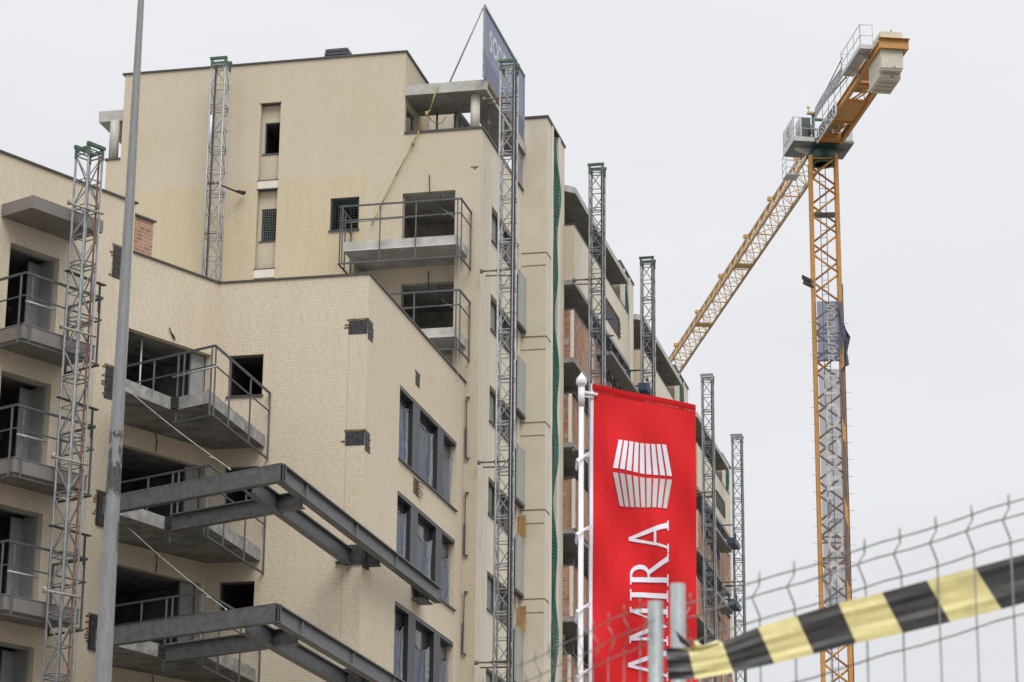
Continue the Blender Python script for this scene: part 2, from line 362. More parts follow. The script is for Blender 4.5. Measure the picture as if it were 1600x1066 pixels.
m_ = MB(); m_.box((41.1, 1.0, 23.724), (43.86, 1.35, 23.775), fW); m_.build('upstand_coping', CAP, low)
# rooms behind the openings
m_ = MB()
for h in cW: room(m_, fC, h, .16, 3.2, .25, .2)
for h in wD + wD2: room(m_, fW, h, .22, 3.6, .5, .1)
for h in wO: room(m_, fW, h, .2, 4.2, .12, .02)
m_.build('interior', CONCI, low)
for h in cW:
    fr = frame_mesh(fC, h, .10).build('window_frame', ALU, low)
for h in wD + wD2:
    c = MB(); x0, x1, y0, y1 = h[:4]
    c.box((x1 - .05, .16, y0), (x1 - .004, .62, y1 - .004), fW); c.box((x0 + .004, .16, y0), (x0 + .05, .3, y1 - .004), fW)
    c.box((x0 + .05, .16, y1 - .05), (x1 - .05, .3, y1 - .004), fW)
    c.box((x1 - .42, .62, y0 + .02), (x1 - .004, .66, y1 - .05), fW)
    o = c.build('door_frame', GREYP, low)
    c2 = MB()
    for k in (0, .13): c2.box((x0 + .75 + k, .95, y0 + 1.05), (x0 + .81 + k, .97, y0 + 1.16), fW)
    c2.build('socket_box', BLACK, o)
# ceiling props and cable trays glimpsed inside the corner openings
for h in wO:
    c = MB()
    for k in range(4):
        d = .5 + .5 * k; c.path([fW(h[0] + .2, d, h[3] - .16 - .05 * (k % 2)), fW(h[0] + 1.3, d + .1, h[3] - .22), fW(h[1] - .2, d + .2, h[3] - .12)], .018, 5)
    c.box((h[1] - .62, 1.5, h[2] + 1.2), (h[1] - .45, 1.53, h[2] + 1.5), fW)
    c.build('conduit', BLACK, low)
    c = MB(); c.box((h[1] - .5, .21, h[2] + .02), (h[1] - .02, .27, h[3] - .02), fW); c.box((h[1] - .1, .27, h[2] + .02), (h[1] - .02, .7, h[3] - .02), fW)
    c.build('jamb_panel', GREYP, low)
pr = MB(); pr.tube(fW(42.95, .35, 18.12), fW(42.95, .35, 20.2), .022, 8); pr.build('ceiling_prop', WHITE, low)
# flank windows: dark columns, panes under torn protective film
for hi, h in enumerate(sW):
    x0, x1, y0, y1 = h
    fm = MB()
    fm.box((x0 + .004, .12, y0 + .004), (x1 - .004, .19, y0 + .06), fS); fm.box((x0 + .004, .01, y1 - .1), (x1 - .004, .19, y1 - .004), fS)
    fm.box((x0 - .03, -.06, y0 - .05), (x1 + .03, -.004, y0 - .003), fS)
    fr = fm.build('window_frame', ALU, low)
    for a, b in ((64.62, 65.38), (67.33, 68.02)):
        cm = MB(); cm.box((a, .015, y0 + .006), (b, .188, y1 - .006), fS, 0, 'l'); cm.face([fS(a, .015, y0 + .006), fS(a, .188, y0 + .006), fS(a, .188, y1 - .006), fS(a, .015, y1 - .006)], 1); cm.build('window_column', [ALUG, NEARFACE], fr)  # near face of each column set in a much darker tone than the rest
    gl = MB(); gl.face([fS(x0, .195, y0), fS(x1, .195, y0), fS(x1, .195, y1), fS(x0, .195, y1)]); gl.build('window_pane', GLASSD, fr)
    rnd = random.Random(31 + hi)
    for (a, b) in ((x0 + .1, 64.61), (65.39, 67.32), (68.03, x1 - .03)):
        fl = MB(); n = 22; sag = rnd.uniform(.1, .3); top = y1 - rnd.uniform(.28, .55)
        ph = rnd.uniform(0, 6)
        def fx(t): return a + (b - a) * t
        def dep(t, z): return .135 + .03 * noise.noise(V((t * 5 + ph, z * 1.1, hi))) + .01 * noise.noise(V((t * 22, z * 3, hi)))
        def tp(t): return top - sag * math.sin(math.pi * min(1, t * 1.05)) ** .7 + .05 * noise.noise(V((t * 9 + ph, 3, hi)))
        cut = rnd.uniform(.35, .75)
        for i in range(n):
            t0, t1 = i / n, (i + 1) / n
            mi = 1 if (t1 > .86 or t0 < .03) else (2 if abs(t0 - cut) < .04 else 0)
            for j in range(10):
                za0, za1 = y0 + .07 + (tp(t0) - y0 - .07) * j / 10, y0 + .07 + (tp(t0) - y0 - .07) * (j + 1) / 10
                zb0, zb1 = y0 + .07 + (tp(t1) - y0 - .07) * j / 10, y0 + .07 + (tp(t1) - y0 - .07) * (j + 1) / 10
                mm = mi
                if mi == 2 and j > 6: mm = 0
                fl.face([fS(fx(t0), dep(t0, za0), za0), fS(fx(t1), dep(t1, zb0), zb0), fS(fx(t1), dep(t1, zb1), zb1), fS(fx(t0), dep(t0, za1), za1)], mm, True)
            fl.tube(fS(fx(t0), dep(t0, tp(t0)) - .01, tp(t0)), fS(fx(t1), dep(t1, tp(t1)) - .01, tp(t1)), .012, 5, 1)
        z = y0 + .07; q0 = None
        for j in range(11):
            z = y0 + .07 + (tp(cut) - y0 - .1) * j / 10; q1 = fS(fx(cut + .06 + .03 * j / 3 + .015 * noise.noise(V((j * .7, ph, 1)))), .095, z)
            if q0 is not None and (b - a) > 1.5: fl.tube(q0, q1, .012, 5, 1)
            q0 = q1
        fl.build('protective_film', [FILMB, FILMW, FILMBB], fr)
# blank vent pockets
def hole_plate(f, a0, a1, z0, z1, teeth='r', seed=1, out=.02):
    """broken-out pocket in the brickwork with the steel plate that sits in it"""
    mb = MB(); rnd = random.Random(seed)
    mb.box((a0, -out, z0), (a1, .08, z1), f, 0)
    k = max(3, int((z1 - z0) / .071))
    for i in range(k):
        z = z0 + (z1 - z0) * i / k
        for side in teeth:
            e = rnd.choice((.02, .07, .12)) * (1 if rnd.random() < .8 else .3)
            if side == 'r': mb.box((a1 - .002, -.006, z + .008), (a1 + e, .02, z + .062), f, 1)
            if side == 'l': mb.box((a0 - e, -.006, z + .008), (a0 + .002, .02, z + .062), f, 1)
    mb.box((a0 - .05, -.008, z1), (a1 + .03, .02, z1 + .05), f, 2)
    for i in range(int((a1 - a0) / .12) + 1):
        for j in range(2): mb.tube(f(a0 + .06 + .12 * i, -out - .015, z0 + (z1 - z0) * (.3 + .4 * j)), f(a0 + .06 + .12 * i, -out + .01, z0 + (z1 - z0) * (.3 + .4 * j)), .015, 6, 0)
    return mb
BROKEN = mat('broken_brick', (.22, .15, .085), .9, var=.4, vscale=12)
for k, (z, ex) in enumerate(((20.65, 0), (17.72, 0))):
    hole_plate(fC, -18.03, uS - .006, z, z + .36, 'l', 3 + k, .012).build('fixing_plate', [PLATE, BROKEN, BROKEN], low)
    hole_plate(fS, vC + .006, vC + .42, z - .12, z + .36, 'r', 9 + k, .012).build('fixing_plate', [PLATE, BROKEN, BROKEN], low)
for k, (a0, z0) in enumerate(((41.49, 21.42), (41.46, 18.30), (41.42, 15.12), (41.40, 12.1))):
    hole_plate(fW, a0, a0 + .42, z0, z0 + .82, 'l', 20 + k, .015 if k < 2 else .07).build('fixing_plate', [PLATE, BROKEN, BROKEN], low)
m_ = hole_plate(fS, 64.75, 65.2, 20.62, 20.98, '', 4, .004); m_.build('vent_pocket', [PLATE, BROKEN, PLATE], low)
m_ = MB()
for k in range(6): m_.tube(fS(64.75, .02, 17.62 + .075 * k), fS(65.5 + .1 * random.random(), -.05 - .04 * random.random(), 17.62 + .075 * k + random.uniform(-.02, .02)), .012, 5)
m_.box((64.74, -.004, 17.6), (65.3, .05, 18.05), fS); m_.build('starter_bars', RUST, low)
# hanging cables on the wing wall
for (px, py, n) in ((265, 512, 0), (243, 678, 1), (243, 866, 1), (237, 1055, 1)):
    m_ = MB(); q = hit(px, py, P_, dP + .03)
    if n: m_.path([q, q + ZZ * -.05 + L_ * .05, q + ZZ * -.2 + L_ * .07, q + ZZ * -.45 + L_ * .04], .012)
    else: m_.path([q, q + L_ * .05 - ZZ * .1, q + L_ * .16 - ZZ * .18, q + L_ * .22 - ZZ * .28, q + L_ * .13 - ZZ * .2, q + L_ * .05 - ZZ * .1], .014)
    m_.build('loose_cable', BLACK, low)
for f_, a_, z_ in ((fC, -18.02, 20.6), (fW, 41.05, 20.7)): m_ = MB(); m_.tube(f_(a_, -.001, 0), f_(a_, -.001, z_), .0035, 4); m_.build('movement_joint', BROKEN, low)
# wing balconies
pf = -43.82
def wing_balcony(z, l0=37.8, l1=40.05):
    s = MB(); s.box((l0, pf, z - .33), (l1, dP - .003, z), lambda a, b, c: B(a, b, c))
    sl = s.build('balcony', TAUPE, low)
    e = .09; c0, c1 = B(l0 - e, pf + e, 0), B(l1 + e, pf + e, 0); w0, w1 = B(l0 - e, dP + .02, 0), B(l1 + e, dP + .02, 0)
    posts = [B(l0 - e, pf - .06, 0), B(l0 + .14, pf + e, 0), B(l0 + 1.2, pf + e, 0), B(l1, pf + e, 0), w0, w1, B(l1 + e, pf, 0)]
    railing([w0, c0, c1, w1], z + 1.21, z + .66, z - .46, posts).build('railing', RAIL, sl)
    cp = MB(); cp.box((l0 - .015, pf + .015, z + .002), (l1 + .015, dP, z + .02), B); cp.build('slab_edge_trim', GREYM, sl)
for z in (19.07, 15.88, 12.70, 9.52): wing_balcony(z)
for z in (19.07, 15.88, 12.70):
    s = MB(); s.tube(B(37.75, pf + .1, z + .52), B(38.55, pf + .2, z + .5), .028, 7); o = s.build('guard_tube', GALV, low)
cn = MB(); cn.box((37.84, pf, 21.95), (40.1, dP - .003, 22.26), B); cn.build('canopy', TAUPE, low)
for l0 in (32.6,):
    for z in (19.07, 15.88, 12.7): wing_balcony(z, l0, l0 + 2.25)
# corner balconies
for k, z in enumerate((18.09, 15.14, 12.10, 9.1)):
    q = lambda px, py: hit(px, py, ZZ, 18.08)
    pts = [q(150, 576), q(258, 617), q(271, 619), q(325, 608.5)]
    Ew = A(-20.17, vC - .004, 0); D = A(-20.165, 55.7, 0)
    Bp = D - P_ * 1.155; N1 = Bp - L_ * .05 - P_ * .02; st_ = B(40.04, -42.7, 0)
    wl = B(41.95, dP + .004, 0)
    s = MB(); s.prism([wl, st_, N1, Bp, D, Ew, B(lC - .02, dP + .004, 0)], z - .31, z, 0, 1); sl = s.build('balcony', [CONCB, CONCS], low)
    s2 = MB(); s2.box((0, 0, z - .29), (.22, .1, z - .02), lambda a, b, c: V((N1.x, N1.y, 0)) + (Bp - N1).normalized() * 0 + (D - Bp).normalized() * (a - .02) + (VV * -1) * (b - .03) + ZZ * c)
    s2.build('edge_plate', PLATE, sl)
    s2 = MB()
    for j in range(24):
        t = j / 24; qq = D.lerp(Ew, t) - U * .05; s2.box((0, 0, 0), (.2, .05, .015 + .03 * random.random()), lambda a, b, c: V((qq.x, qq.y, z)) + VV * a + U * b * .4 + ZZ * c)
    s2.build('edge_lip', CONCD, sl)
    e = .1; c0 = D + U * e - VV * .02 + P_ * .02; c1 = Ew + U * e + VV * -.02; b0 = c0 - P_ * 1.3; far = b0 + (st_ - N1).normalized() * 0 - P_ * 0.9
    posts = [c0 - P_ * .10, c0 + VV * .06, c0.lerp(c1, .27), c0.lerp(c1, .64), c1, c0 - P_ * 1.02, c0 - P_ * 1.22, c0 - P_ * 2.05]
    rb_ = MB()
    for za, pl_ in ((z + 1.1, 3.25), (z + .62, 3.25), (z - .62, 1.3)):
        ww = .042 * (1.15 if za > z + 1 else (.7 if za > z else 1)); rb_.bar(c0 - P_ * pl_ + ZZ * za, c0 + ZZ * za, ww); rb_.bar(c0 + ZZ * za, c1 + ZZ * za, ww)
    for i_, p_ in enumerate(posts): rb_.bar(p_ + ZZ * (z - .64 if i_ not in (5, 7) else z - .2), p_ + ZZ * (z + 1.1), .042)
    rb_.build('railing', RAIL, sl)
m_ = MB(); qa = A(-20.0, 55.55, 18.62); m_.tube(qa + P_ * .12, qa - P_ * 1.4 - ZZ * .02, .022, 7); m_.build('guard_tube', GALV, low)

# steel frames bolted to the low block
def ibeam(mb, p, q, h=.5, w_=.2, tf=.03, tw=.03, m=0, closed=False):
    """I-section with its top at p.z"""
    p, q = V(p), V(q); d = (q - p).normalized()
    mb.bar(p - ZZ * tf / 2, q - ZZ * tf / 2, w_, tf, m); mb.bar(p - ZZ * (h - tf / 2), q - ZZ * (h - tf / 2), w_, tf, m)
    if closed: 
        s = d.cross(ZZ).normalized() * (w_ / 2 - tw / 2 - .004)
        for k in (-1, 1): mb.bar(p - ZZ * h / 2 + s * k, q - ZZ * h / 2 + s * k, tw, h - 2 * tf - .002, m)
    else: mb.bar(p - ZZ * h / 2, q - ZZ * h / 2, tw, h - 2 * tf - .002, m)
for k, (px, py, yend) in enumerate(((438, 725.5, 683), (430, 944, 690))):
    kk = .5; Q = hit(px, py, U, uS + kk); Q = A(uS + kk, Q.dot(VV), Q.z); zt = Q.z
    fr = thing('steel_beam_frame', Q, ('upper grey steel beam frame round the low block corner, roped to the top corner balcony' if k == 0 else 'lower grey steel beam frame round the low block corner, cut by the bottom edge'), 'steel frame', 'steel beam frames round the corner of the low block')
    e = A(uS + kk, 65.75, zt)
    b1 = MB(); left = Q - P_ * 5.45; ibeam(b1, left, Q + P_ * .1, .40, .2, closed=True); o = b1.build('front_beam', STEEL, fr)
    mbp = MB(); mbp.face([Q + P_ * .112 + VV * s1 - ZZ * z1 for s1, z1 in ((-.1, .02), (.1, .02), (.1, .38), (-.1, .38))]); mbp.build('end_black_sheet', BLACK, o)  # dark inside of the hollow beam end, painted as a flat black sheet
    b2 = MB(); ibeam(b2, Q + VV * .16, e, .40, .22); 
    for t in (.13, .42, .68): b2.bar(Q.lerp(e, t) + U * .06 - ZZ * .03, Q.lerp(e, t) + U * .06 - ZZ * .37, .012, .09, 0, VV)
    b2.build('side_beam', STEEL, fr)
    Q2 = Q - U * .52; n0 = Q - P_ * 0.0
    uI = uS - .33; tI = (uI - Q.dot(U)) / P_.dot(U); J = Q + P_ * tI
    b3 = MB(); ibeam(b3, V((J.x, J.y, zt - .1)) + VV * .18, A(uI, vC - .005, zt - .1), .42, .2); b3.build('inner_side_beam', STEEL, fr)
    S1 = A(uS + kk, Q.dot(VV) + 2.0, zt); tl = S1 - P_ * 4.25
    b4 = MB(); ibeam(b4, tl - ZZ * .11, S1 - P_ * .13 - ZZ * .11, .40, .2); b4.build('inner_front_beam', STEEL, fr)
    b5 = MB(); ibeam(b5, A(uS + .006, 60.35, zt - .04), A(uS + kk - .125, 60.35, zt - .04), .44, .3); b5.box((uI - .1, vC - .05, zt - .5), (uS + .02, vC - .006, zt - .01), A)
    b5.box((uI - .32, vC - .09, zt - .47), (uI - .1, vC - .006, zt - .42), A); b5.box((uS + .006, vC + .02, zt - .55), (uS + .06, vC + .5, zt + .02), A); b5.build('corner_bracket', PLATE, fr)
    b6 = MB(); ibeam(b6, A(uS + .006, 65.2, zt - .08), A(uS + kk - .12, 65.2, zt - .08), .38, .9); b6.build('wall_bracket', STEEL, fr)
    # tie rope from the balcony above
    top = hit(190 if k == 0 else 187, 601 if k == 0 else 812, ZZ, 17.9 if k == 0 else 14.95); bot = hit(357 if k == 0 else 352, 731 if k == 0 else 951, ZZ, zt + .05)
    rp = MB(); pts = [top.lerp(bot, t) - ZZ * .06 * math.sin(math.pi * t) for t in [i / 8 for i in range(9)]]; rp.path(pts, .010, 6)
    rp.path([bot, bot - ZZ * .06 + U * .05], .02, 6); rp.path([pts[7], pts[7] - U * .12 + ZZ * .03], .012, 5)
    tag(rp.build('tie_rope', ROPE), ('white rope running down from the top corner balcony to the upper steel beam frame' if k == 0 else 'white rope running down from the middle corner balcony to the lower beam frame'), 'rope', 'white ropes holding the steel frames')

# ================================================================== TALL BLOCK
uT, ZT, ZL = -17.13, 33.0, 30.24
tall = thing('tall_apartment_block', A(-23, 75, 0), 'tall cream brick block with roof terrace and open balconies, rising behind the low block', 'building')
fT = lambda a, d, z: A(a, vT + d, z)
fTS = lambda a, d, z: A(uT - d, a, z)
uN, uLg = -17.93, -19.57
zb = [26.16, 23.32, 20.48, 17.64, 14.80, 11.96]           # balcony slab undersides
recs = [(-24.2, -23.56, 29.07, 31.6, .2), (-24.2, -23.56, 26.2, 28.77, .2), (-24.2, -23.56, 23.34, 25.9, .2)]
small = [(-21.85, -20.94, z, z + 1.05) for z in (27.27, 24.43)]
door1 = (-19.58, -17.93, 26.46, 28.32)
m_ = MB()
wall(m_, fT, -28.75, uLg, ZL, ZT - .05, [recs[0]])
# main field below the terrace sill; the lower left was laid in a yellower batch
r0n = (*recs[0], 'no reveal')
wall(m_, fT, -28.75, -20.72, 26.2, 29.0, [recs[1], small[0]], 1)
wall(m_, fT, -28.75, -20.72, 29.0, ZL, [r0n])
wall(m_, fT, -20.72, uT, 26.2, ZL, [(door1[0], door1[1], 26.46, 28.32, .2)])
wall(m_, fT, -28.75, -21.05, 0, 26.2, [recs[2], small[1]], 1)
wall(m_, fT, uN, uT, 0, 26.2)
m_.face([fT(-29.22, 0, 0), fT(-28.75, 0, 0), fT(-28.75, 0, 30.1), fT(-29.22, 0, 30.1)])
m_.face([fT(-28.75, 0, ZL), fT(-28.75, 0, ZT - .05), fT(-28.75, 8, ZT - .05), fT(-28.75, 8, ZL)])
m_.face([fT(-29.22, 0, 0), fT(-29.22, 0, 30.1), fT(-29.22, 8, 30.1), fT(-29.22, 8, 0)])
# set-back strip behind the lower balconies
dr = .66; f71 = lambda a, d, z: A(a, vT + dr + d, z)
doors = [(-19.74, -18.08, 23.55, 25.65)]
wall(m_, f71, -21.05, uN, 0, 26.2, doors)
m_.face([fT(uN, 0, 0), fT(uN, dr, 0), fT(uN, dr, 26.2), fT(uN, 0, 26.2)]); m_.face([fT(-21.05, 0, 0), fT(-21.05, dr, 0), fT(-21.05, dr, 26.2), fT(-21.05, 0, 26.2)])
# terrace flank wall (brick up to the roof)
wall(m_, lambda a, d, z: A(uLg - d, a, z), vT, 76.4, ZL - .6, ZT - .05, [(70.55, 71.5, 29.8, 31.2, .1)])
m_.build('brick_wall', [CREAM_Y, CREAM_O], tall)
m_ = MB()
for r in recs:
    x0, x1, y0, y1 = r[:4]; wz0, wz1 = (30.0, 31.03) if r is recs[0] else ((27.15, 28.19) if r is recs[1] else (24.3, 25.35))
    wall(m_, lambda a, d, z: fT(a, .2 + d, z), x0, x1, y0, y1, [(x0 + .1, x1 - .004, wz0, wz1)], depth=.1)
m_.build('recess_wall', CREAM_Y, tall)
for r, (wz0, wz1) in zip(recs, ((30.0, 31.03), (27.15, 28.19), (24.3, 25.35))):
    h = (r[0] + .1, r[1] - .004, wz0, wz1); g_ = lambda a, d, z: fT(a, .2 + d, z)
    fr = frame_mesh(g_, h, .04, .035, .05, False); fr.box((h[0] - .06, -.03, wz0 - .04), (h[1], -.004, wz0 - .002), g_); fr = fr.build('window_frame', ALU, tall)
    mm = MB(); room(mm, g_, h, .1, 2.5, .2, .1); mm.build('interior', CONCI, tall)
    if r is not recs[0]:
        n_ = MB()
        for i in range(9): n_.tube(g_(h[0] + (h[1] - h[0]) * i / 8, .03, wz0), g_(h[0] + (h[1] - h[0]) * i / 8, .03, wz1), .006, 4)
        for i in range(14): n_.tube(g_(h[0], .03, wz0 + (wz1 - wz0) * i / 13), g_(h[1], .03, wz0 + (wz1 - wz0) * i / 13), .006, 4)
        n_.build('window_mesh', GREYM, fr)
for z0, z1 in ((28.775, 29.066), (25.905, 26.196)): m_ = MB(); m_.box((-24.2, -.012, z0), (-23.56, .1, z1), fT); m_.build('lintel_panel', WHITEBAND, tall)
for z in (31.6, 29.07, 28.77, 26.2): m_ = MB(); m_.box((-24.23, -.02, z - .03 if z in (29.07, 26.2) else z - .012), (-23.54, .19, z if z in (29.07, 26.2) else z + .02), fT); m_.build('recess_trim', CAP, tall)
for h in small:
    fr = frame_mesh(fT, h, .07, .05, .05).build('window_frame', ALU, tall)
    mm = MB(); room(mm, fT, h, .14, 2.6, .3, .15); mm.build('interior', CONCI, tall)
    n_ = MB()
    for i in range(12): 
        x = h[0] + (h[1] - h[0]) * i / 11; n_.path([fT(x, .05 + .02 * math.sin(i), h[2]), fT(x + .03 * math.sin(i * 2.), .06, h[2] + .5), fT(x, .05, h[3])], .005, 4)
    for i in range(13): z = h[2] + (h[3] - h[2]) * i / 12; n_.path([fT(h[0], .05, z), fT((h[0] + h[1]) / 2, .07, z - .03), fT(h[1], .05, z)], .005, 4)
    n_.build('window_mesh', NETD, fr)
for h, f_ in [(door1, fT)] + [(d, f71) for d in doors]:
    fr = frame_mesh(f_, h, .1, .04, .06, False).build('door_frame', GREYP, tall)
    mm = MB(); room(mm, f_, h, .2 if f_ is fT else .14, 3.0, .5, .02); mm.build('interior', PLASTERI, tall)
    c_ = MB(); x = h[1] - .55; c_.path([f_(x, .3, h[3] - .02), f_(x + .02, .32, h[3] - .3), f_(x + .05, .3, h[3] - .55), f_(x - .02, .3, h[3] - .62)], .014)
    c_.tube(f_(h[1] - .9, .8, h[3] - .05), f_(h[1] - .1, .35, h[3] - .75), .02, 6, 1); c_.build('loose_cable', [BLACK, GALV], tall)
for (a, d, z, f_) in ((-18.75, -.02, 28.85, fT), (-18.9, -.02, 26.0, f71)): m_ = MB(); m_.path([f_(a, d, z), f_(a + .02, d - .05, z - .3), f_(a + .04, d - .03, z - .62)], .016); m_.build('loose_cable', BLACK, tall)
# copings
m_ = MB()
m_.box((-28.83, -.05, ZT - .05), (uLg + .05, .35, ZT), fT); m_.box((vT + .353, -.05, ZT - .05), (76.4, .3, ZT), lambda a, d, z: A(uLg - d, a, z))
m_.box((uLg + .003, -.04, ZL + .002), (uT + .05, .25, ZL + .07), fT); m_.box((vT + .253, -.05, ZL + .002), (75.99, .25, ZL + .07), fTS)
m_.box((-29.27, -.04, 30.1), (-28.76, .3, 30.16), fT)
m_.build('coping', CAP, tall)
# terrace: slab, columns, back wall
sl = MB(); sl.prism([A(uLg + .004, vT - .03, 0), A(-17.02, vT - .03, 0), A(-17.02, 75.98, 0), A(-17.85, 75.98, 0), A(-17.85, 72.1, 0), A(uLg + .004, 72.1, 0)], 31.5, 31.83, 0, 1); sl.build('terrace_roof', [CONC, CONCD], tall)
sl = MB(); sl.box((-29.6, vT + .1, 31.46), (-28.76, 73.5, 31.82), A); sl = sl.build('terrace_roof', CONC, tall)
m_ = MB(); m_.box((-26, vT + .35, 32.5), (uLg - .3, 76, 32.7), A); m_.build('roof', CONC, tall)
m_ = MB(); m_.tube(A(-17.44, 70.72, ZL + .07), A(-17.44, 70.72, 31.498), .145, 20); m_.build('terrace_column', WHITEBAND, tall)
m_ = MB(); m_.tube(A(-29.05, 70.5, 30.16), A(-29.05, 70.5, 31.458), .15, 18); m_.build('terrace_column', CONC, tall)
m_ = MB(); m_.box((uLg + .01, vT + .2, 29.2), (uT - .3, 75.98, 29.4), A); m_.build('terrace_floor', CONC, tall)
m_ = MB(); m_.box((uLg + .01, 73.2, 29.4), (-18.72, 73.4, 32.25), A); m_.build('terrace_partition', PLASTER, tall)
m_ = MB()
m_.face([A(-18.72, 73.25, 32.2), A(-18.72, 73.25, 29.4), A(-17.2, 73.25, 29.4), A(-17.2, 73.25, 30.0)])
m_.bar(A(-18.74, 73.15, 32.25), A(-17.2, 73.15, 30.05), .07)
for j in range(9): m_.bar(A(-18.7 + .17 * j, 73.12, 32.0 - .24 * j), A(-18.7 + .17 * j, 73.12, 29.6), .03); m_.build('louvre_screen', GREYM, tall)
for a in (-18.95, -18.35): m_ = MB(); m_.tube(A(a, 71.9, 29.4), A(a, 71.9, 31.5), .035, 8); m_.build('floor_prop', GALV, tall)
m_ = MB(); m_.box((70.63, .06, 29.8), (71.59, .09, 31.34), lambda a, d, z: A(uLg - d, a, z)); m_.build('terrace_window', GLASSD, tall)
m_ = MB(); m_.tube(A(-17.22, 71.6, 31.5), A(-17.22, 71.6, 30.3), .012, 6); m_.box((-17.25, 71.57, 30.85), (-17.19, 71.63, 30.97), A); m_.build('hanging_cable', GREYM, tall)
# roof vent
m_ = MB(); vt = lambda a, d, z: A(a, vT + 2.5 + d, z)
for j in range(5): m_.box((-23.05 + .02 * j, 0, 33.86 + .11 * j), (-22.05 - .04 * j, .8, 33.94 + .11 * j), vt)
m_.box((-22.95, .06, 32.7), (-22.25, .7, 34.42), vt); m_.build('roof_vent', ALU, tall)
# broken brick marks
m_ = MB(); m_.box((-17.46, -.004, 28.98), (-17.22, .01, 29.03), fT); m_.box((-17.36, -.005, 28.93), (-17.3, .01, 28.98), fT); m_.build('broken_brick', BROKEN, tall)
# balconies
for k, z in enumerate(zb[:2]):
    u0, u1, v0 = -21.04, -17.53, 69.18
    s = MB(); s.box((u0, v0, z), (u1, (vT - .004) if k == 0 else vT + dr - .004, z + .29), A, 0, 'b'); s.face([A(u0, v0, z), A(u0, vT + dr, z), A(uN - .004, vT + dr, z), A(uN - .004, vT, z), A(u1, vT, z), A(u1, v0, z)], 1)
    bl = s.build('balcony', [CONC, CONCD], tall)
    t_ = MB(); t_.box((u0, v0 - .012, z - .002), (u1 + .012, v0 - .002, z + .035), A); t_.build('drip_edge', GREYL, bl)
    e = .11; zt_, zm_, zb_ = z + 1.38, z + .93, z - .42
    pts = [A(u0 - e, vT - .02, 0), A(u0 - e, v0 - e, 0), A(u1 + e, v0 - e, 0), A(u1 + e, vT - .02, 0)]
    posts = [A(u0 - e, vT - .05, 0), A(u0 - e, v0 + .5, 0), A(u0 - e, v0 - e + .1, 0), A(u0 - e + .1, v0 - e, 0), A(u0 + 1.15, v0 - e, 0), A(u0 + 2.25, v0 - e, 0), A(u1 + e - .1, v0 - e, 0), A(u1 + e, v0 - e + .08, 0), A(u1 + e, vT - .05, 0)]
    rl = railing(pts, zt_, zm_, zb_, posts, .042); rl.build('railing', RAIL, bl)
    x_ = MB(); x_.bar(A(u0 + .2, v0 - e + .03, zb_ + .03), A(u1, v0 - e + .03, zb_ + .03), .05, .02); x_.build('rusty_strip', RUST, bl)
    if k < 2:
        x_ = MB(); x_.tube(A(u0 + .05, v0 - e + .05, zm_ - .05), A(u1 - .15, v0 - e + .06, zm_ + .03), .018, 6); x_.tube(A(u1 - .5, v0 + .1, zm_ + .06), A(u1 - .05, v0 - e, zm_), .02, 6); x_.build('guard_tube', GALV, bl)
    if k < 2:
        x_ = MB(); x_.path([A(u1 + .06, v0 - .1, z + .2), A(u1 + .08, v0 - .1, z - .5), A(u1 + .09, v0 - .1, z - 1.35)], .008, 5); x_.box((u1 + .06, v0 - .12, z - 1.4), (u1 + .11, v0 - .08, z - 1.33), A); x_.build('hanging_string', ROPE, bl)
for (pa, pb) in (((729, 621), (728.6, 716)), ((727.2, 770), (726, 868)), ((725.6, 925), (723, 1022))):
    q0, q1 = hit(*pa, VV, vT - .09), hit(*pb, VV, vT - .09); x_ = MB(); x_.bar(q0, q1, .026); x_.bar(q0, q0 + U * .08 + VV * .06, .05); x_.bar(q1, q1 + U * .08 + VV * .06, .05); q2 = q0.lerp(q1, .5); x_.bar(q2 - U * .03 + VV * .03, q1 - U * .03 + VV * .03, .05, .03); x_.build('window_guard', RAIL, tall)
# flat side with windows
tsw = [(71.78, 75.6, z, z + 1.12) for z in (27.15, 24.32, 21.46, 18.62, 15.78, 12.94)]
tsw_w = [(h[0], h[1], h[2], h[3], .2) for h in tsw]
m_ = MB(); wall(m_, fTS, vT, 76.0, 0, ZL, tsw_w, depth=.2); m_.build('side_wall', PLASTER, tall)
for i, h in enumerate(tsw):
    fr = frame_mesh(fTS, h, .12, .06, .07); fr.box((h[0] + 1.3, .12, h[2] + .06), (h[0] + 1.36, .19, h[3] - .06), fTS); fr.box((h[0] + 2.6, .12, h[2] + .06), (h[0] + 2.66, .19, h[3] - .06), fTS)
    fr = fr.build('window_frame', ALU, tall)
    pn = MB(); pn.box((h[0] + .06, .16, h[2] + .06), (h[0] + 1.3, .17, h[3] - .06), fTS); pn.build('window_pane', GLASSG if i not in (3,) else GLASSD, fr)
    pn = MB(); pn.box((h[0] + 1.36, .16, h[2] + .06), (h[1] - .06, .17, h[3] - .06), fTS); pn.build('window_pane', GLASSD, fr)
    sh = MB(); sh.box((75.02, -.16, h[2] - 1.62), (75.98, -.1, h[2] + .1), fTS); sh.box((74.99, -.17, h[2] - 1.72), (75.99, -.002, h[2] - 1.625), fTS, 1); sh.build('glazed_screen', [GLASSP, ALU], tall)
m_ = MB(); wall(m_, fTS, 75.0, 76.0, 30.32, 31.49); m_.build('terrace_end_wall', CONCD, tall)
STAIN = mat('wall_stain', (.44, .40, .32), .9, var=.2); rr = random.Random(5)
for i in range(14):
    m_ = MB(); a = rr.uniform(70.7, 71.4); z = rr.uniform(14, 29.5); m_.box((a, -.003, z), (a + rr.uniform(.02, .05), .01, z + rr.uniform(.04, .35)), fTS); m_.build('wall_mark', STAIN, tall)

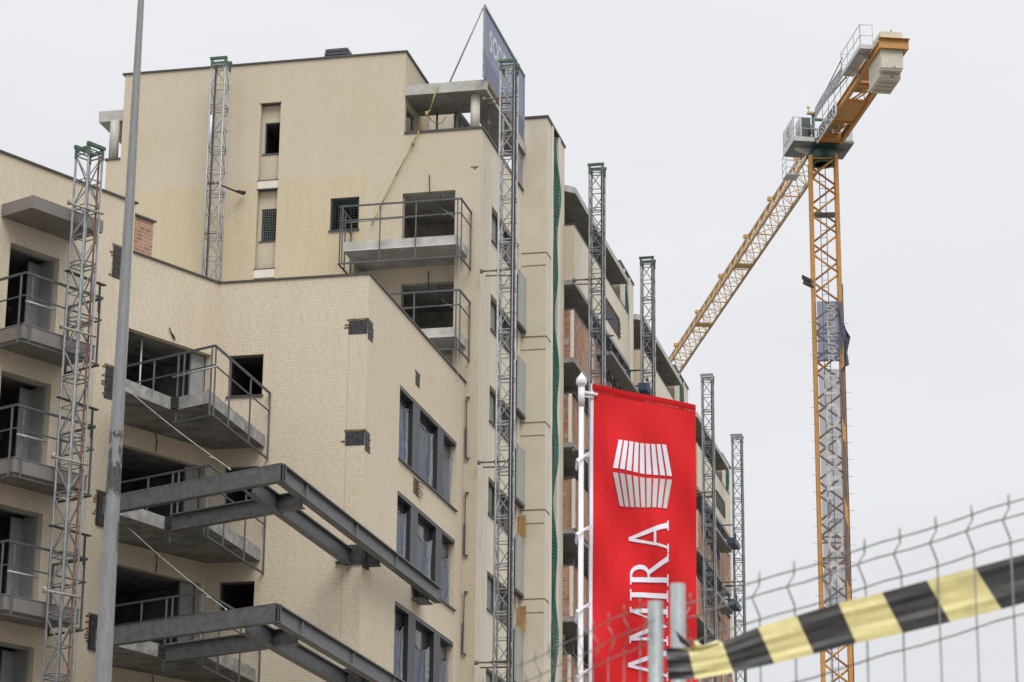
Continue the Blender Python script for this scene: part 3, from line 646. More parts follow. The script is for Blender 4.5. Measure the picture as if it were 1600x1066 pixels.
# pilaster at the end of the flat side
def pilaster(root, u0, u1, v0, v1, z1, zj, front=True, name='pilaster'):
    p = MB(); s0, s1 = v0 + (v1 - v0) * .30, v0 + (v1 - v0) * .62
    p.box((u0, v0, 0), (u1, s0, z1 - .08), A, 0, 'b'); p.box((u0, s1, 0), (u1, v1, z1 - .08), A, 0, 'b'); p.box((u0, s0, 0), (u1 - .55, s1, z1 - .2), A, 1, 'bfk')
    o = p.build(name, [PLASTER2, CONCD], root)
    t = MB(); t.box((u0 - .03, v0 - .04, z1 - .078), (u1 + .04, v1 + .03, z1), A); t.build('coping', CAP, o)
    t = MB()
    for z in zj: t.box((u0, v0 - .014, z), (u1 + .014, v0 - .002, z + .03), A); t.box((u1 + .002, v0 - .014, z), (u1 + .014, s0, z + .03), A)
    t.build('wall_joint', mat('joint_strip', (.24, .17, .11), .8, var=.3), o)
    t = MB()
    for a in (s0 - .16, s0 - .04, s1 + .02, s1 + .17):
        t.box((u1 + .002, a, 0), (u1 + .035, a + .09, z1 - .09), A)
    t.build('vertical_trim', WHITEBAND, o)
    return s0, s1
zj = [28.1, 25.29, 22.47, 19.65, 16.84, 14.0]
s0, s1 = pilaster(tall, -17.2, -16.32, 76.0, 78.8, 32.82, zj)
for z in zj: m_ = MB(); m_.box((-17.15, 75.985, z - .42), (-16.33, 75.997, z - .405), A); m_.build('panel_joint', BROKEN, tall)

def net(label, u1, a0, a1, z0, z1, seed, dv=.33):
    """hanging safety net: cords of a wavy sheet, doubled at each floor"""
    n_ = MB(); rnd = random.Random(seed); ph = rnd.uniform(0, 6)
    def pt(t, z):
        k = abs(math.sin((z - 1.2) * math.pi / 2.82)); wd = .84 + .16 * k ** .6
        a = a0 + (a1 - a0) * (t * wd + .1 * (1 - wd))
        return A(u1 + .0 + .06 * math.sin(t * 5 + z * .9 + ph) + .05 * math.sin(z * 2.1), a, z)
    zs = [z0 + (z1 - z0) * i / int((z1 - z0) / .12) for i in range(int((z1 - z0) / .12) + 1)]
    for j in range(9):
        t = j / 8
        for za, zc in zip(zs, zs[1:]): n_.bar(pt(t, za), pt(t, zc), .06, .012, 0, U)
    for z in zs:
        for j in range(4): n_.bar(pt(j / 4, z), pt((j + 1) / 4, z), .04, .012, 0, U)
    tag(n_.build('safety_net', NETG), label, 'safety net', 'green safety nets hung down the terraces')
net('green safety net hung down the slot of the nearest and tallest pilaster', -16.32, s0 + .05, s1 - .02, 3, 32.5, 1)

# ================================================================== TERRACE BLOCK (far run of balconies)
ter = thing('terrace_block', A(-17, 98, 0), 'long receding block of bare red brick and cream balconies, behind the red flag', 'building')
mods = [(78.82, 89.0, 31.42, 92.0, 32.2), (92.05, 101.55, 31.0, 105.35, 31.75), (105.4, 115.3, 30.75, 118.3, 31.4)]
for mi, (v0, v1, zc, vp, zp) in enumerate(mods):
    dz = zc - 31.42; uo = -16.0
    c = MB(); c.prism([A(-19.2, v0, 0), A(uo - .25, v0, 0), A(uo, v0 + .25, 0), A(uo, v1, 0), A(-19.2, v1, 0)], zc - .22, zc, 0, 1)
    c.build('roof_canopy', [CONC, CONCD], ter)
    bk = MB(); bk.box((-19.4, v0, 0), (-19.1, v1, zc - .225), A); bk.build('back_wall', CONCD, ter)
    ew = MB(); ew.box((-19.1, v1 - .02, 0), (-16.6, v1 + .1, zc - .24), A); ew.build('end_wall', PLASTER2, ter)
    zts = [30.0 + dz]; 
    levels = [(28.05, 30.0)] + [(25.37 - 2.86 * i, 27.05 - 2.86 * i) for i in range(8)]
    for li, (z0, z1) in enumerate(levels):
        z0 += dz; z1 += dz
        top = li == 0
        p = MB(); inset = .0 if top else .06 * ((li * 7) % 3 - 1)
        p.box((-17.3, v0, z0 + .02), (uo - inset, v1, z1), A, 0, 'bt' if top else 'bt')
        p.face([A(-17.3, v0, z1), A(uo - inset, v0, z1), A(uo - inset, v1, z1), A(-17.3, v1, z1)], 1)
        if top: o = MB(); o.box((-17.3, v0, z0 + .02), (uo, v0 + .12, z1), A); o.build('parapet_end', CREAM_Y, ter); p2 = MB(); p2.box((-17.3, v0 + .121, z0 + .02), (uo + .001, v1, z1), A); p2.build('parapet', PLASTER, ter)
        else:
            p.build('parapet', [REDBRICK, CONC], ter)
            q = MB(); q.box((uo - inset - .10, v0 - .012, z0 + .03), (uo - inset + .012, v0 + .03, z1 - .02), A)
            q.build('plaster_edge', WHITEBAND, ter)
            for vv in (v0 + 3.2, v0 + 6.6): q = MB(); q.box((uo - inset - .02, vv, z0 + .03), (uo - inset + .012, vv + .16, z1 - .02), A); q.build('plaster_edge', WHITEBAND, ter)
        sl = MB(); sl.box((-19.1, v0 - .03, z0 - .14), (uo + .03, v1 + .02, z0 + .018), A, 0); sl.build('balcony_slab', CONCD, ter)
        cp = MB(); cp.box((-17.3, v0 - .03, z1 + .003), (uo + .02, v1 + .01, z1 + .035), A); cp.build('parapet_coping', CAP, ter)
        # partition and post inside the opening
        if li:
            
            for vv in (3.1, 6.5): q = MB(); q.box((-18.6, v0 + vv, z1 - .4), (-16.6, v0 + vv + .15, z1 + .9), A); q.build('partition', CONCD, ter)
            q = MB(); q.box((-17.1, v0 + .25, z1), (-17.0, v0 + .9, z1 + .85), A); q.build('door_leaf', ALU, ter)
    b_ = MB(); q0 = (v0 + v1) / 2 + .6; b_.box((uo + .003, q0, 28.5 + dz), (uo + .02, q0 + 2.4, 29.15 + dz), A)
    for j in range(9): b_.box((uo + .02, q0 + 2.35 + .1 * (j % 2), 28.5 + dz + .072 * j), (uo + .05, q0 + 2.6 + .1 * (j % 2), 28.56 + dz + .072 * j), A, 1)
    b_.box((uo + .02, q0 - .1, 29.16 + dz), (uo + .05, q0 + 2.5, 29.22 + dz), A, 1)
    o = b_.build('wall_breakout', [PLATE, BROKEN], ter)
    s0, s1 = pilaster(ter, -17.2, -16.34, v1 + .14, vp, zp, [28.1 + dz - 2.82 * i for i in range(6)])
    net('green safety net hung on the %s pilaster of the terrace block' % ('second', 'third', 'farthest')[mi], -16.34, s0 + .03, s1 - .02, 3, zp - .3, 5 + mi)
pp = MB(); pp.tube(A(-16.6, 86.3, 23.0), A(-16.6, 86.3, 25.2), .035, 8); pp.build('shoring_prop', TIMBER, ter)

# ================================================================== MAST CLIMBER TOWERS
def mast(name, base, top, yaw, label, rail_x=.07, rail_m=RUST, ties=(), tie_dir=V((0, 1, 0)), tie_len=.9, heads=GREEN, gal=GALVD, tiers=1.4):
    root = thing(name, base, label, 'climbing mast', 'lattice masts of the climbing work platforms'); H = top - base.z
    m3 = Matrix.Rotation(yaw, 3, 'Z'); a = .22
    T = lambda x, y, z: base + m3 @ V((x, y, 0)) + ZZ * z
    cs = [(-a, -a), (a, -a), (a, a), (-a, a)]
    mb = MB()
    for x, y in cs: mb.tube(T(x, y, 0), T(x, y, H - .1), .03, 8)
    z = H - .1; k = 0
    while z > 0:
        for off in (0, -.10):
            for i in range(4): mb.tube(T(*cs[i], z + off), T(*cs[(i + 1) % 4], z + off), .019, 5)
        mb.tube(T(*cs[0], z), T(*cs[2], z), .013, 4)
        zm = z - .05 - tiers / 2
        for i in range(4): mb.tube(T(*cs[i], zm), T(*cs[(i + 1) % 4], zm), .016, 5)
        for i in range(4):
            j = (i + 1) % 4
            p, q = (cs[i], cs[j]) if (i + k) % 2 else (cs[j], cs[i])
            mb.tube(T(*p, z - .1), T(*q, zm), .018, 5); mb.tube(T(*q, zm), T(*p, z - tiers), .018, 5)
        z -= tiers; k += 1
    mb.build('lattice', gal, root)
    rl = MB(); rl.bar(T(rail_x, -a - .05, 0), T(rail_x, -a - .05, H - .25), .045, .045); rl.build('rack_rail', rail_m, root)
    if heads:
        h = MB()
        for s in (-1, 1): h.bar(T(-a * 1.25, s * a, H + .02), T(a * 1.25, s * a, H + .02), .09, .08); h.bar(T(s * a, -a, H - .06), T(s * a, a, H - .06), .06, .07); h.bar(T(s * a, -a, H - .28), T(s * a, -a, H), .07); h.bar(T(s * a, a, H - .28), T(s * a, a, H), .07)
        h.build('head_frame', heads, root)
    for tz in ties:
        t = MB(); p0 = T(-.25, -.1, tz - base.z); p1 = p0 + tie_dir * tie_len; t.tube(T(.3, -.12, tz - base.z), p0 + (p0 - T(.3, -.12, tz - base.z)).normalized() * .2, .028, 6); t.tube(p0, p1, .026, 6); t.tube(T(.2, .1, tz - .12 - base.z), p1 + V((.12, 0, -.14)), .022, 6)
        for c in (p0, p1): t.tube(c - ZZ * .06, c + ZZ * .06, .05, 6)
        t.build('wall_tie', mat('tie_tube', (.20, .16, .11), .7, var=.3, vscale=9), root)
    return root
DKGREEN = mat('dark_green_paint', (.03, .06, .05), .5)
TIEPALE = mat('tie_tube_pale', (.36, .35, .31), .7, var=.3, vscale=9)
yA = math.atan2(U.y, U.x); yB = math.atan2(P_.y, P_.x) 
wm = mast('climbing_mast', B(39.12, -43.38, 0), 23.72, yB + math.pi / 2, 'grey lattice mast with green head frame standing in front of the angled wing balconies', .07, RUST, (), V((0, 1, 0)), .8)
for z in (22.05, 19.0, 15.9, 12.8):
    t = MB(); q = B(38.9, -43.05, z); t.tube(q - L_ * .55 - P_ * .05, q + L_ * .45 + P_ * .02, .03, 7); t.tube(q - L_ * .62 - ZZ * .06, q - L_ * .62 + ZZ * .07, .05, 6); t.build('wall_tie', TIEPALE, wm)
for z in (20.6, 17.5, 14.45): t = MB(); t.bar(B(38.8, -43.6, z), B(40.2, -43.75, z + .02), .1, .03); t.bar(B(40.0, -43.7, z - .7), B(40.0, -43.7, z), .05); t.build('side_bracket', PLATE, wm)
t = MB(); t.tube(B(39.3, -43.2, 19.9), B(39.3, -43.2, 21.1), .03, 7); t.build('white_tube', WHITE, wm)
tm = mast('climbing_mast', A(-25.28, 69.55, 21.75), 32.78, yA, 'pale lattice mast with green head rising from the low roof against the tall brick wall', -.06, PLATE, (), VV, .75, gal=GALV)
t = MB(); t.tube(A(-25.1, 69.4, 28.65), A(-24.62, 70.3, 28.62), .03, 6); t.tube(A(-24.78, 70.1, 28.66), A(-24.5, 70.1, 28.6), .05, 6); t.build('wall_tie', PLATE, tm)
t = MB(); t.tube(A(-25.42, 69.3, 29.95), A(-25.42, 69.3, 30.9), .045, 7); t.build('white_tube', WHITE, tm)
for z in (27.05, 28.65): t = MB(); t.box((-25.5, 69.32, z), (-25.06, 69.36, z + .07), A); t.build('rusty_band', RUST, tm)
sm = mast('climbing_mast', A(-16.28, 70.25, 0), 32.22, yA, 'tallest lattice mast, in front of the roof billboard', .19, BLACK, (31.1, 25.6, 19.75, 13.9), -U, .5, gal=GALV)
t = MB(); t.box((-16.03, 70.0, 0), (-15.995, 70.05, 32.1), A); t.build('power_cable', BLACK, sm)
for (v_, zt_, lab, col) in ((78.75, 31.95, 'lattice mast with green head beside the nearest terrace balconies, left of the flag', (28.0, 22.2)), (88.6, 31.95, 'lattice mast behind the red flag carrying the upper blue work platform', (24.2,)), (103.4, 31.65, 'lattice mast just right of the red flag, before the far terrace balconies', (26.6,)), (112.4, 31.35, 'farthest lattice mast at the end of the terrace block, against the sky', (24.6, 18.4))):
    m5 = mast('climbing_mast', A(-15.2, v_, 0), zt_, yA, lab, .2, BLACK, col, -U, .5, gal=GALVD, heads=GREEN if v_ < 80 else (DKGREEN if v_ < 95 else GALVD))
    t = MB(); t.box((-14.965, v_ - .23, 0), (-14.935, v_ - .18, zt_ - .1), A); t.build('power_cable', BLACK, m5)

def platform(v0, v1, z, label):
    root = thing('work_platform', A(-15.6, (v0 + v1) / 2, z), label, 'work platform', 'blue work platforms between the masts')
    d = MB(); d.box((-15.95, v0, z - .12), (-15.45, v1, z), A); d.build('deck', GREYM, root)
    for k in range(int(v1 - v0)):
        d = MB(); d.bar(A(-15.95, v0 + k, z - .12), A(-15.95, v0 + k + 1, z - .5), .05); d.build('truss_bar', BLUEP, root)
    f = MB(); f.box((-15.44, v1 - 1.4, z), (-15.1, v1, z + .26), A); f.bar(A(-15.2, v1 - 1.1, z + .42), A(-15.2, v1 - .8, z + .62), .05); f.bar(A(-15.2, v1 - .5, z + .42), A(-15.2, v1 - .8, z + .62), .05); f.build('drive_unit', BLUEP, root)
    r = MB(); 
    for zz in (.55, 1.15): r.bar(A(-15.98, v0, z + zz), A(-15.98, v1, z + zz), .05); r.bar(A(-15.98, v0, z + zz), A(-15.4, v0, z + zz), .05); r.bar(A(-15.98, v1, z + zz), A(-15.4, v1, z + zz), .05)
    for k in range(6): q = v0 + (v1 - v0) * k / 5; r.bar(A(-15.98, q, z), A(-15.98, q, z + 1.15), .05)
    r.build('guard_rail', BLUEP, root)
platform(82.8, 89.2, 26.75, 'uppermost blue work platform, showing just above the flag')
platform(106.5, 112.0, 26.0, 'blue work platform between the two farthest masts, upper of the pair')
platform(106.5, 112.0, 23.2, 'blue work platform between the two farthest masts, lower of the pair')
for k, (z0, z1) in enumerate(((18.72, 19.3), (15.75, 16.45))):
    b = MB(); b.box((0, 0, 0), (.34, .04, z1 - z0 + .1), lambda a, d, c: A(-17.12 + a * (.75 + .15 * k * c), 75.72 + d, z0 + c + .15 * a))
    tag(b.build('timber_board', TIMBER), 'small orange-brown board fixed beside the pilaster, %s of two' % ('upper', 'lower')[k], 'board', 'brown boards beside the pilaster')

# ================================================================== ROOF BILLBOARD
bb = thing('roof_billboard', A(-17.1, 73, 31.83), 'blue-grey billboard with pale lettering standing on the terrace roof behind a mast', 'billboard')
fB = lambda a, d, z: A(-17.05 - d, a, z)
b = MB(); b.box((70.15, 0, 31.9), (75.72, .04, 34.12), fB); b.build('panel', SIGNBLUE, bb)
b = MB(); b.face([fB(70.15, -.004, 31.9), fB(75.72, -.004, 31.9), fB(75.72, -.004, 32.55), fB(70.15, -.004, 32.62)]); b.build('panel_band', SIGNBLUE2, bb)
b = MB(); 
for (a0, z0, a1, z1) in ((70.12, 31.84, 70.12, 34.16), (75.75, 31.84, 75.75, 34.16), (70.12, 34.15, 75.75, 34.15), (70.12, 31.87, 75.75, 31.87)): b.bar(fB(a0, 0, z0), fB(a1, 0, z1), .06)
for i in range(34):
    a = 70.12 + 5.63 * i / 33; b.box((a - .02, -.04, 34.15), (a + .02, .01, 34.2), fB); b.box((a - .02, -.04, 31.8), (a + .02, .01, 31.86), fB)
b.build('frame', GALVD, bb)
b = MB(); b.tube(A(-17.1, 70.15, 34.12), A(-18.27, 70.6, 31.83), .026, 8); b.tube(A(-17.1, 75.6, 34.1), A(-18.3, 75.6, 31.83), .035, 8); b.build('brace', GALV, bb)
b = MB(); put_text(b, 'SODELOR', lambda a, z: fB(a, -.006, z), 70.8, 74.9, 32.98, 33.72, .03)
b.build('lettering', SIGNGREY, bb); b = MB(); put_text(b, 'SERVICIOS', lambda a, z: fB(a, -.006, z), 71.0, 74.8, 32.74, 32.86, .0)
b.build('lettering', SIGNGREY, bb)
b = MB(); b.bar(fB(70.6, -.02, 31.72), fB(74.6, -.02, 31.72), .1, .12); b.build('base_beam', RUST, bb)

# ================================================================== YELLOW STRAP
s = MB()
q = [hit(683, 136, VV, vT - .06), hit(672, 172, VV, vT - .06), hit(667, 178, VV, vT - .08), hit(655, 205, VV, vT - .1), hit(645, 224, VV, vT - .1), hit(618, 276, VV, vT - .1), hit(592, 327, VV, vT - .1), hit(580, 352, VV, vT - .12)]
s.path(q, .022, 6); s.path([q[2], hit(674, 188, VV, vT + .2), hit(684, 195, VV, vT + .4), hit(692, 190, VV, vT + .5), hit(697, 182, VV, vT + .6)], .015, 6)
for c in (q[2], q[4]): s.tube(c - ZZ * .07, c + ZZ * .07, .05, 7)
tag(s.build('lashing_strap', YELLOWR), 'yellow lashing strap hanging from the terrace roof slab down the brick wall', 'strap')

# ================================================================== TOWER CRANE
CX, CY = 17.53, 136.0
cr_ = thing('tower_crane', V((CX, CY, 0)), 'ochre yellow flat-top tower crane standing beyond the buildings, jib pointing away', 'crane')
hw = .78; ym = R(-5)
TM = lambda x, y, z: V((CX + x * math.cos(ym) - y * math.sin(ym), CY + x * math.sin(ym) + y * math.cos(ym), z))
cs = [(-hw, -hw), (hw, -hw), (hw, hw), (-hw, hw)]
m_ = MB(); ZM = 53.7
for x, y in cs: m_.bar(TM(x * .93, y * .93, 0), TM(x * .93, y * .93, ZM), .2, .2, 0, V((0, 1, 0)))
z = ZM - .15; k = 0
while z > .5:
    for i in range(4):
        p, q = cs[i], cs[(i + 1) % 4]
        p, q = (p, q) if (k + i) % 2 else (q, p)
        pp_, qq_ = [(c[0] * .93, c[1] * .93) for c in (p, q)]
        m_.tube(TM(*pp_, z), TM(*qq_, z - 1.15), .062, 6)
    if k % 10 == 0 or k % 10 == 9:
        for i in range(4): m_.tube(TM(*[c * .93 for c in cs[i]], z - .02), TM(*[c * .93 for c in cs[(i + 1) % 4]], z - .02), .05, 6)
    z -= 1.15; k += 1
m_.build('mast', OCHRE, cr_)
m_ = MB()
for x in (-.22, .12): m_.tube(TM(x, .15, 1), TM(x + .0, .15, ZM - .5), .025, 5)
z = 1.2
while z < ZM - .6: m_.tube(TM(-.22, .15, z), TM(.12, .15, z), .017, 4); z += .42
m_.build('ladder', GREYM, cr_)
for z in (50.4, 22.5): m_ = MB(); m_.box((-.6, -.3, z), (.6, .6, z + .03), TM); m_.build('mast_landing', GREYM, cr_)
m_ = MB(); m_.tube(TM(.86, -.8, 2), TM(.86, -.8, 46), .03, 6); m_.build('supply_cable', BLACK, cr_)
# slewing ring
m_ = MB(); m_.lathe(V((CX, CY, 0)), [(.5, 53.4), (.74, 53.42), (.74, 53.6), (.84, 53.62), (.84, 54.02), (.72, 54.04), (.72, 54.2), (.4, 54.22)], 26); m_.build('slewing_ring', TEAL, cr_)
# slewing frame of reference: j = along jib (away), s = to the right seen along the counter jib
ja = R(7.1); J_ = V((-math.sin(ja), math.cos(ja), 0)); S_ = V((math.cos(ja), math.sin(ja), 0))
def K(s, j, z): return V((CX, CY, 0)) + S_ * s + J_ * j + ZZ * z
# tower head
m_ = MB(); m_.bar(K(-.45, .2, 54.2), K(-.45, .2, 56.5), .16, .16, 0, J_); m_.bar(K(.4, .2, 54.2), K(.4, .2, 56.2), .16, .16, 0, J_); m_.bar(K(-.45, .2, 56.2), K(.4, .2, 56.2), .14); m_.bar(K(-.45, .2, 55.6), K(-.4, -2.2, 54.6), .1)
m_.bar(K(.4, .2, 55.6), K(.4, -2.2, 54.6), .1); m_.box((-.66, -1.2, 54.2), (.7, 1.3, 54.55), K); m_.bar(K(-.45, .25, 54.6), K(.4, .25, 55.6), .09)
for q in ((-.1, -1.2), (.25, -2.4)): m_.box((q[0] - .25, q[1] - .5, 54.72), (q[0] + .2, q[1] + .3, 55.3), K)
m_.build('tower_head', TEAL, cr_)
m_ = MB(); m_.box((-.8, .05, 56.5), (-.3, .3, 56.62), K); m_.tube(K(-.72, .2, 56.62), K(-.72, .2, 56.95), .03, 6); m_.box((-.8, .15, 56.88), (-.64, .25, 56.95), K); m_.build('head_bracket', OCHREL, cr_)
# counter jib: two plate girders with cross bracing
zc0 = 54.2; jl = -14.75; sc_ = .08
m_ = MB()
for s in (sc_ - .66, sc_ + .66):
    m_.bar(K(s, -1.25, zc0 + .03), K(s, jl, zc0 + .03), .2, .05); m_.bar(K(s, -1.25, zc0 + .24), K(s, jl, zc0 + .24), .04, .37); m_.bar(K(s, -1.25, zc0 + .45), K(s, jl, zc0 + .45), .2, .05)
m_.box((sc_ - .57, -1.9, zc0 + .06), (sc_ + .57, -1.25, zc0 + .42), K); m_.box((sc_ - .77, jl - .12, zc0), (sc_ + .77, jl, zc0 + .48), K); m_.box((sc_ - .8, jl - .3, zc0 + .49), (sc_ + .8, jl + .1, zc0 + .52), K)
for j0, j1 in ((-4.2, -4.5), (-4.5, -7.1), (-9.3, -9.75), (-10.0, -12.0)): m_.box((sc_ - .57, j1 + .01, zc0 + (.08 if j0 > -9 else .2)), (sc_ + .57, j0, zc0 + .34), K)
for j in (-4.35, -7.25, -9.5):
    m_.bar(K(sc_ - .57, j, zc0 + .05), K(sc_ + .57, j, zc0 + .05), .16, .05)
for j0, j1 in ((-1.9, -4.2), (-7.2, -9.3)):
    m_.bar(K(sc_ - .5, j0, zc0 + .1), K(sc_ + .2, j1, zc0 + .1), .06); m_.bar(K(sc_ - .2, j0, zc0 + .16), K(sc_ + .5, j1, zc0 + .16), .06); m_.bar(K(sc_ + .5, j0, zc0 + .1), K(sc_ - .1, j1 + .3, zc0 + .1), .05)
m_.build('counter_jib', OCHRE, cr_)
m_ = MB(); m_.box((sc_ - .5, -4.0, zc0 + .5), (sc_ + .45, -2.2, zc0 + .8), K); m_.box((sc_ - .3, -8.6, zc0 + .6), (sc_ + .5, -7.4, zc0 + 1.0), K); m_.build('hoist_drum', mat('hoist_beige', (.42, .32, .2), .7), cr_)
# counterweights
for i in range(5):
    m_ = MB(); j = jl + .1 + .5 * i; b0 = 53.1 if i == 0 else 52.76; tp_ = 55.2 if i < 3 else 54.95
    m_.box((sc_ - .64, j, b0 + .12), (sc_ + .5, j + .46, tp_), K, 0, 'b'); m_.prism([K(sc_ - .64, j, 0), K(sc_ + .5, j, 0), K(sc_ + .5, j + .46, 0), K(sc_ - .64, j + .46, 0)], b0 + .1, b0 + .119); m_.box((sc_ - .6, j + .06, b0), (sc_ + .46, j + .42, b0 + .1), K)
    o = m_.build('counterweight', BALLAST, cr_)
    m_ = MB(); m_.tube(K(sc_, j + .25, tp_ - .05), K(sc_, j + .25, tp_ + .22), .03, 6); m_.box((sc_ + .0, j - .008, b0 + .13), (sc_ + .08, j - .002, b0 + .2), K); m_.build('lifting_eye', BLACK, o)
# counter jib walkway at the end, with railing
zw = 54.8
m_ = MB(); m_.box((-1.3, -13.4, zw), (-.62, -9.5, zw + .07), K); m_.box((-1.33, -13.43, zw - .08), (-1.28, -9.47, zw + .15), K); m_.box((-1.3, -13.44, zw - .08), (-.62, -13.4, zw + .15), K)
for j in (-12.6, -10.6): m_.face([K(-.62, j, zw - .01), K(-1.25, j, zw - .01), K(-.62, j, zw - .4)]); m_.face([K(-.62, j, zw - .4), K(-1.25, j, zw - .01), K(-1.25, j + .12, zw - .01), K(-.62, j + .12, zw - .4)])
wk = m_.build('walkway', GREYL, cr_)
def rails(name, pts, z0, h=1.1, par=cr_, r=.022, every=1.3, mt=GREYL):
    mb = MB()
    for a, b in zip(pts, pts[1:]):
        for f in (.5, 1.): mb.tube(K(a[0], a[1], z0 + h * f), K(b[0], b[1], z0 + h * f), r, 5)
        n = max(1, round((V(a) - V(b)).length / every))
        for i in range(n + 1): t = i / n; mb.tube(K(a[0] + (b[0] - a[0]) * t, a[1] + (b[1] - a[1]) * t, z0), K(a[0] + (b[0] - a[0]) * t, a[1] + (b[1] - a[1]) * t, z0 + h), r, 5)
    return mb.build(name, mt, par)
rails('walkway_railing', [(-.64, -13.4), (-1.3, -13.4), (-1.3, -9.5), (-.64, -9.5)], zw + .07, 1.2, wk)
rails('side_railing', [(-.62, -2.6), (-.62, -9.3)], zc0 + .48, 1.15, cr_)
# guys from the head to the counter jib
m_ = MB(); m_.tube(K(-.45, .2, 56.45), K(-.7, -9.6, 55.2), .045, 6); m_.tube(K(.4, .2, 56.2), K(.7, -9.5, 54.8), .04, 6); m_.tube(K(-.45, .2, 56.45), K(-1.2, -9.4, 55.9), .03, 6); m_.build('tie_bar', GREYM, cr_)
# machinery platforms either side of the head
m_ = MB(); m_.box((-1.86, -.9, 54.45), (-.68, 1.65, 54.54), K); m_.box((-1.9, -.94, 54.4), (-1.855, 1.7, 54.66), K); m_.box((-1.9, -.95, 54.4), (-.68, -.9, 54.66), K)
m_.face([K(-.66, 0, 54.05), K(-1.7, 0, 54.44), K(-.66, 0, 54.44)]); m_.face([K(-.66, 0, 54.05), K(-1.7, 0, 54.44), K(-1.7, .5, 54.44), K(-.66, .5, 54.05)]); pl = m_.build('machine_platform', GREYL, cr_)
m_ = MB(); m_.box((-1.82, -.88, 54.38), (-.7, 1.62, 54.445), K); m_.build('platform_underside', GREYM, pl)
rails('platform_railing', [(-.68, -.9), (-1.88, -.9), (-1.88, 1.65), (-.68, 1.65)], 54.54, 1.3, pl, .022, .9)
m_ = MB(); m_.box((-1.4, -.5, 54.55), (-.8, .6, 56.0), K); o = m_.build('switch_cabinet', GREYL, pl); m_ = MB(); m_.box((-1.3, -.53, 54.58), (-.8, -.502, 55.97), K); m_.box((-1.36, -.4, 56.002), (-.84, .5, 56.07), K); m_.tube(K(-.86, -.7, 54.9), K(-.86, -.7, 55.5), .07, 8); m_.build('cabinet_door', ALU, o)
m_ = MB(); m_.box((-1.925, -.8, 54.7), (-1.905, 1.55, 55.8), K); pnl = m_.build('side_sign', GREYL, pl)
m_ = MB()
for i in range(14):
    a0, a1 = R(40 + 280 * i / 14), R(40 + 280 * (i + 1) / 14); m_.face([K(-1.932, .15 - r_ * math.cos(a_), 55.3 + r_ * math.sin(a_)) for r_, a_ in ((.2, a0), (.3, a0), (.3, a1), (.2, a1))])
m_.face([K(-1.932, .35, 55.26), K(-1.932, -.05, 55.26), K(-1.932, -.05, 55.34), K(-1.932, .35, 55.34)])
put_text(m_, 'liebherr', lambda a, z: K(-1.931, -a, z), -1.2, .6, 54.78, 54.92)
m_.build('sign_mark', ALU, pnl)
m_ = MB(); m_.box((.72, -1.0, 54.4), (1.58, 1.6, 54.54), K); m_.face([K(.7, 0, 54.05), K(1.5, 0, 54.39), K(.7, 0, 54.39)]); m_.build('machine_platform', GREYM, cr_)
m_ = MB(); m_.box((.8, -.8, 54.55), (1.56, 1.2, 55.6), K); m_.build('motor_housing', GREYL, cr_)
# name board on the counter jib
m_ = MB(); m_.box((-.86, -6.5, 53.85), (-.82, -2.1, 54.62), K); nb_ = m_.build('name_board', WHITE, cr_)
m_ = MB(); put_text(m_, 'LIEBHERR', lambda a, z: K(-.866, -a, z), 2.2, 6.4, 53.92, 54.55, .03); m_.build('lettering', BLACK, nb_)
# jib: two bottom chords, one top chord
zb0 = 54.35; JL = 58; hwj = .56
m_ = MB(); top0 = 1.55
def tz(j): return zb0 + top0 - .35 * max(0, (j - 10) / 48)
for s in (-hwj, hwj): m_.bar(K(s, .9, zb0), K(s, JL, zb0), .13, .13)
m_.bar(K(0, 2.0, tz(2)), K(0, JL, tz(JL)), .16, .14)
for s in (-hwj, hwj): m_.bar(K(s, .9, zb0), K(0, 2.0, tz(2)), .1)
bay = 1.75; j = .9; k = 0
while j < JL - bay:
    j1 = j + bay
    m_.tube(K(-hwj, j, zb0), K(hwj, j, zb0), .05 if k % 4 == 0 else .03, 5)
    m_.tube(K(hwj if k % 2 else -hwj, j, zb0), K(-hwj if k % 2 else hwj, j1, zb0), .025, 5)
    mid = (j + j1) / 2
    if mid > 2:
        for s in (-hwj, hwj): m_.tube(K(s, j, zb0), K(0, mid, tz(mid)), .032, 5); m_.tube(K(0, mid, tz(mid)), K(s, j1, zb0), .032, 5)
    j = j1; k += 1
m_.build('jib', OCHREL, cr_)
for j in (6, 13, 20, 28, 36, 44): m_ = MB(); m_.box((-.18, j, tz(j) + .08), (.18, j + .3, tz(j) + .3), K); m_.build('jib_lug', OCHRE, cr_)
m_ = MB(); m_.tube(K(.3, 2, zb0 - .12), K(.3, 52, zb0 - .7), .018, 4); m_.build('hoist_rope', BLACK, cr_)
for j in (20.5, 33.5): m_ = MB(); m_.box((-.55, j, zb0 - .1), (.55, j + .9, zb0 - .03), K); m_.build('trolley', OCHREL, cr_)
m_ = MB(); m_.box((-1.38, 3.1, 53.9), (-.6, 4.1, 53.95), K)
for f in (.4, .8, 1.25): m_.path([K(-.6, 3.1, 53.95 + f), K(-1.38, 3.1, 53.95 + f), K(-1.38, 4.1, 53.95 + f), K(-.6, 4.1, 53.95 + f)], .022, 5)
for s, j in ((-1.38, 3.1), (-1.38, 4.1), (-.6, 3.1), (-.6, 4.1)): m_.tube(K(s, j, 53.95), K(s, j, 55.2), .022, 5)
m_.build('access_basket', GREYL, cr_)
for k, (px, py) in enumerate(((1262, 437), (1264, 445))):
    m_ = MB(); q = hit(px, py, V((0, 1, 0)), CY - .9); m_.box((-.32, -.12, -.09), (.2, .12, .09), lambda a, b, c: q + V((a, b, c - a * .5))); m_.bar(q, V((CX - hw * .9, CY - hw * .9, q.z - .1)), .05); m_.build('floodlight', BLACK, cr_)
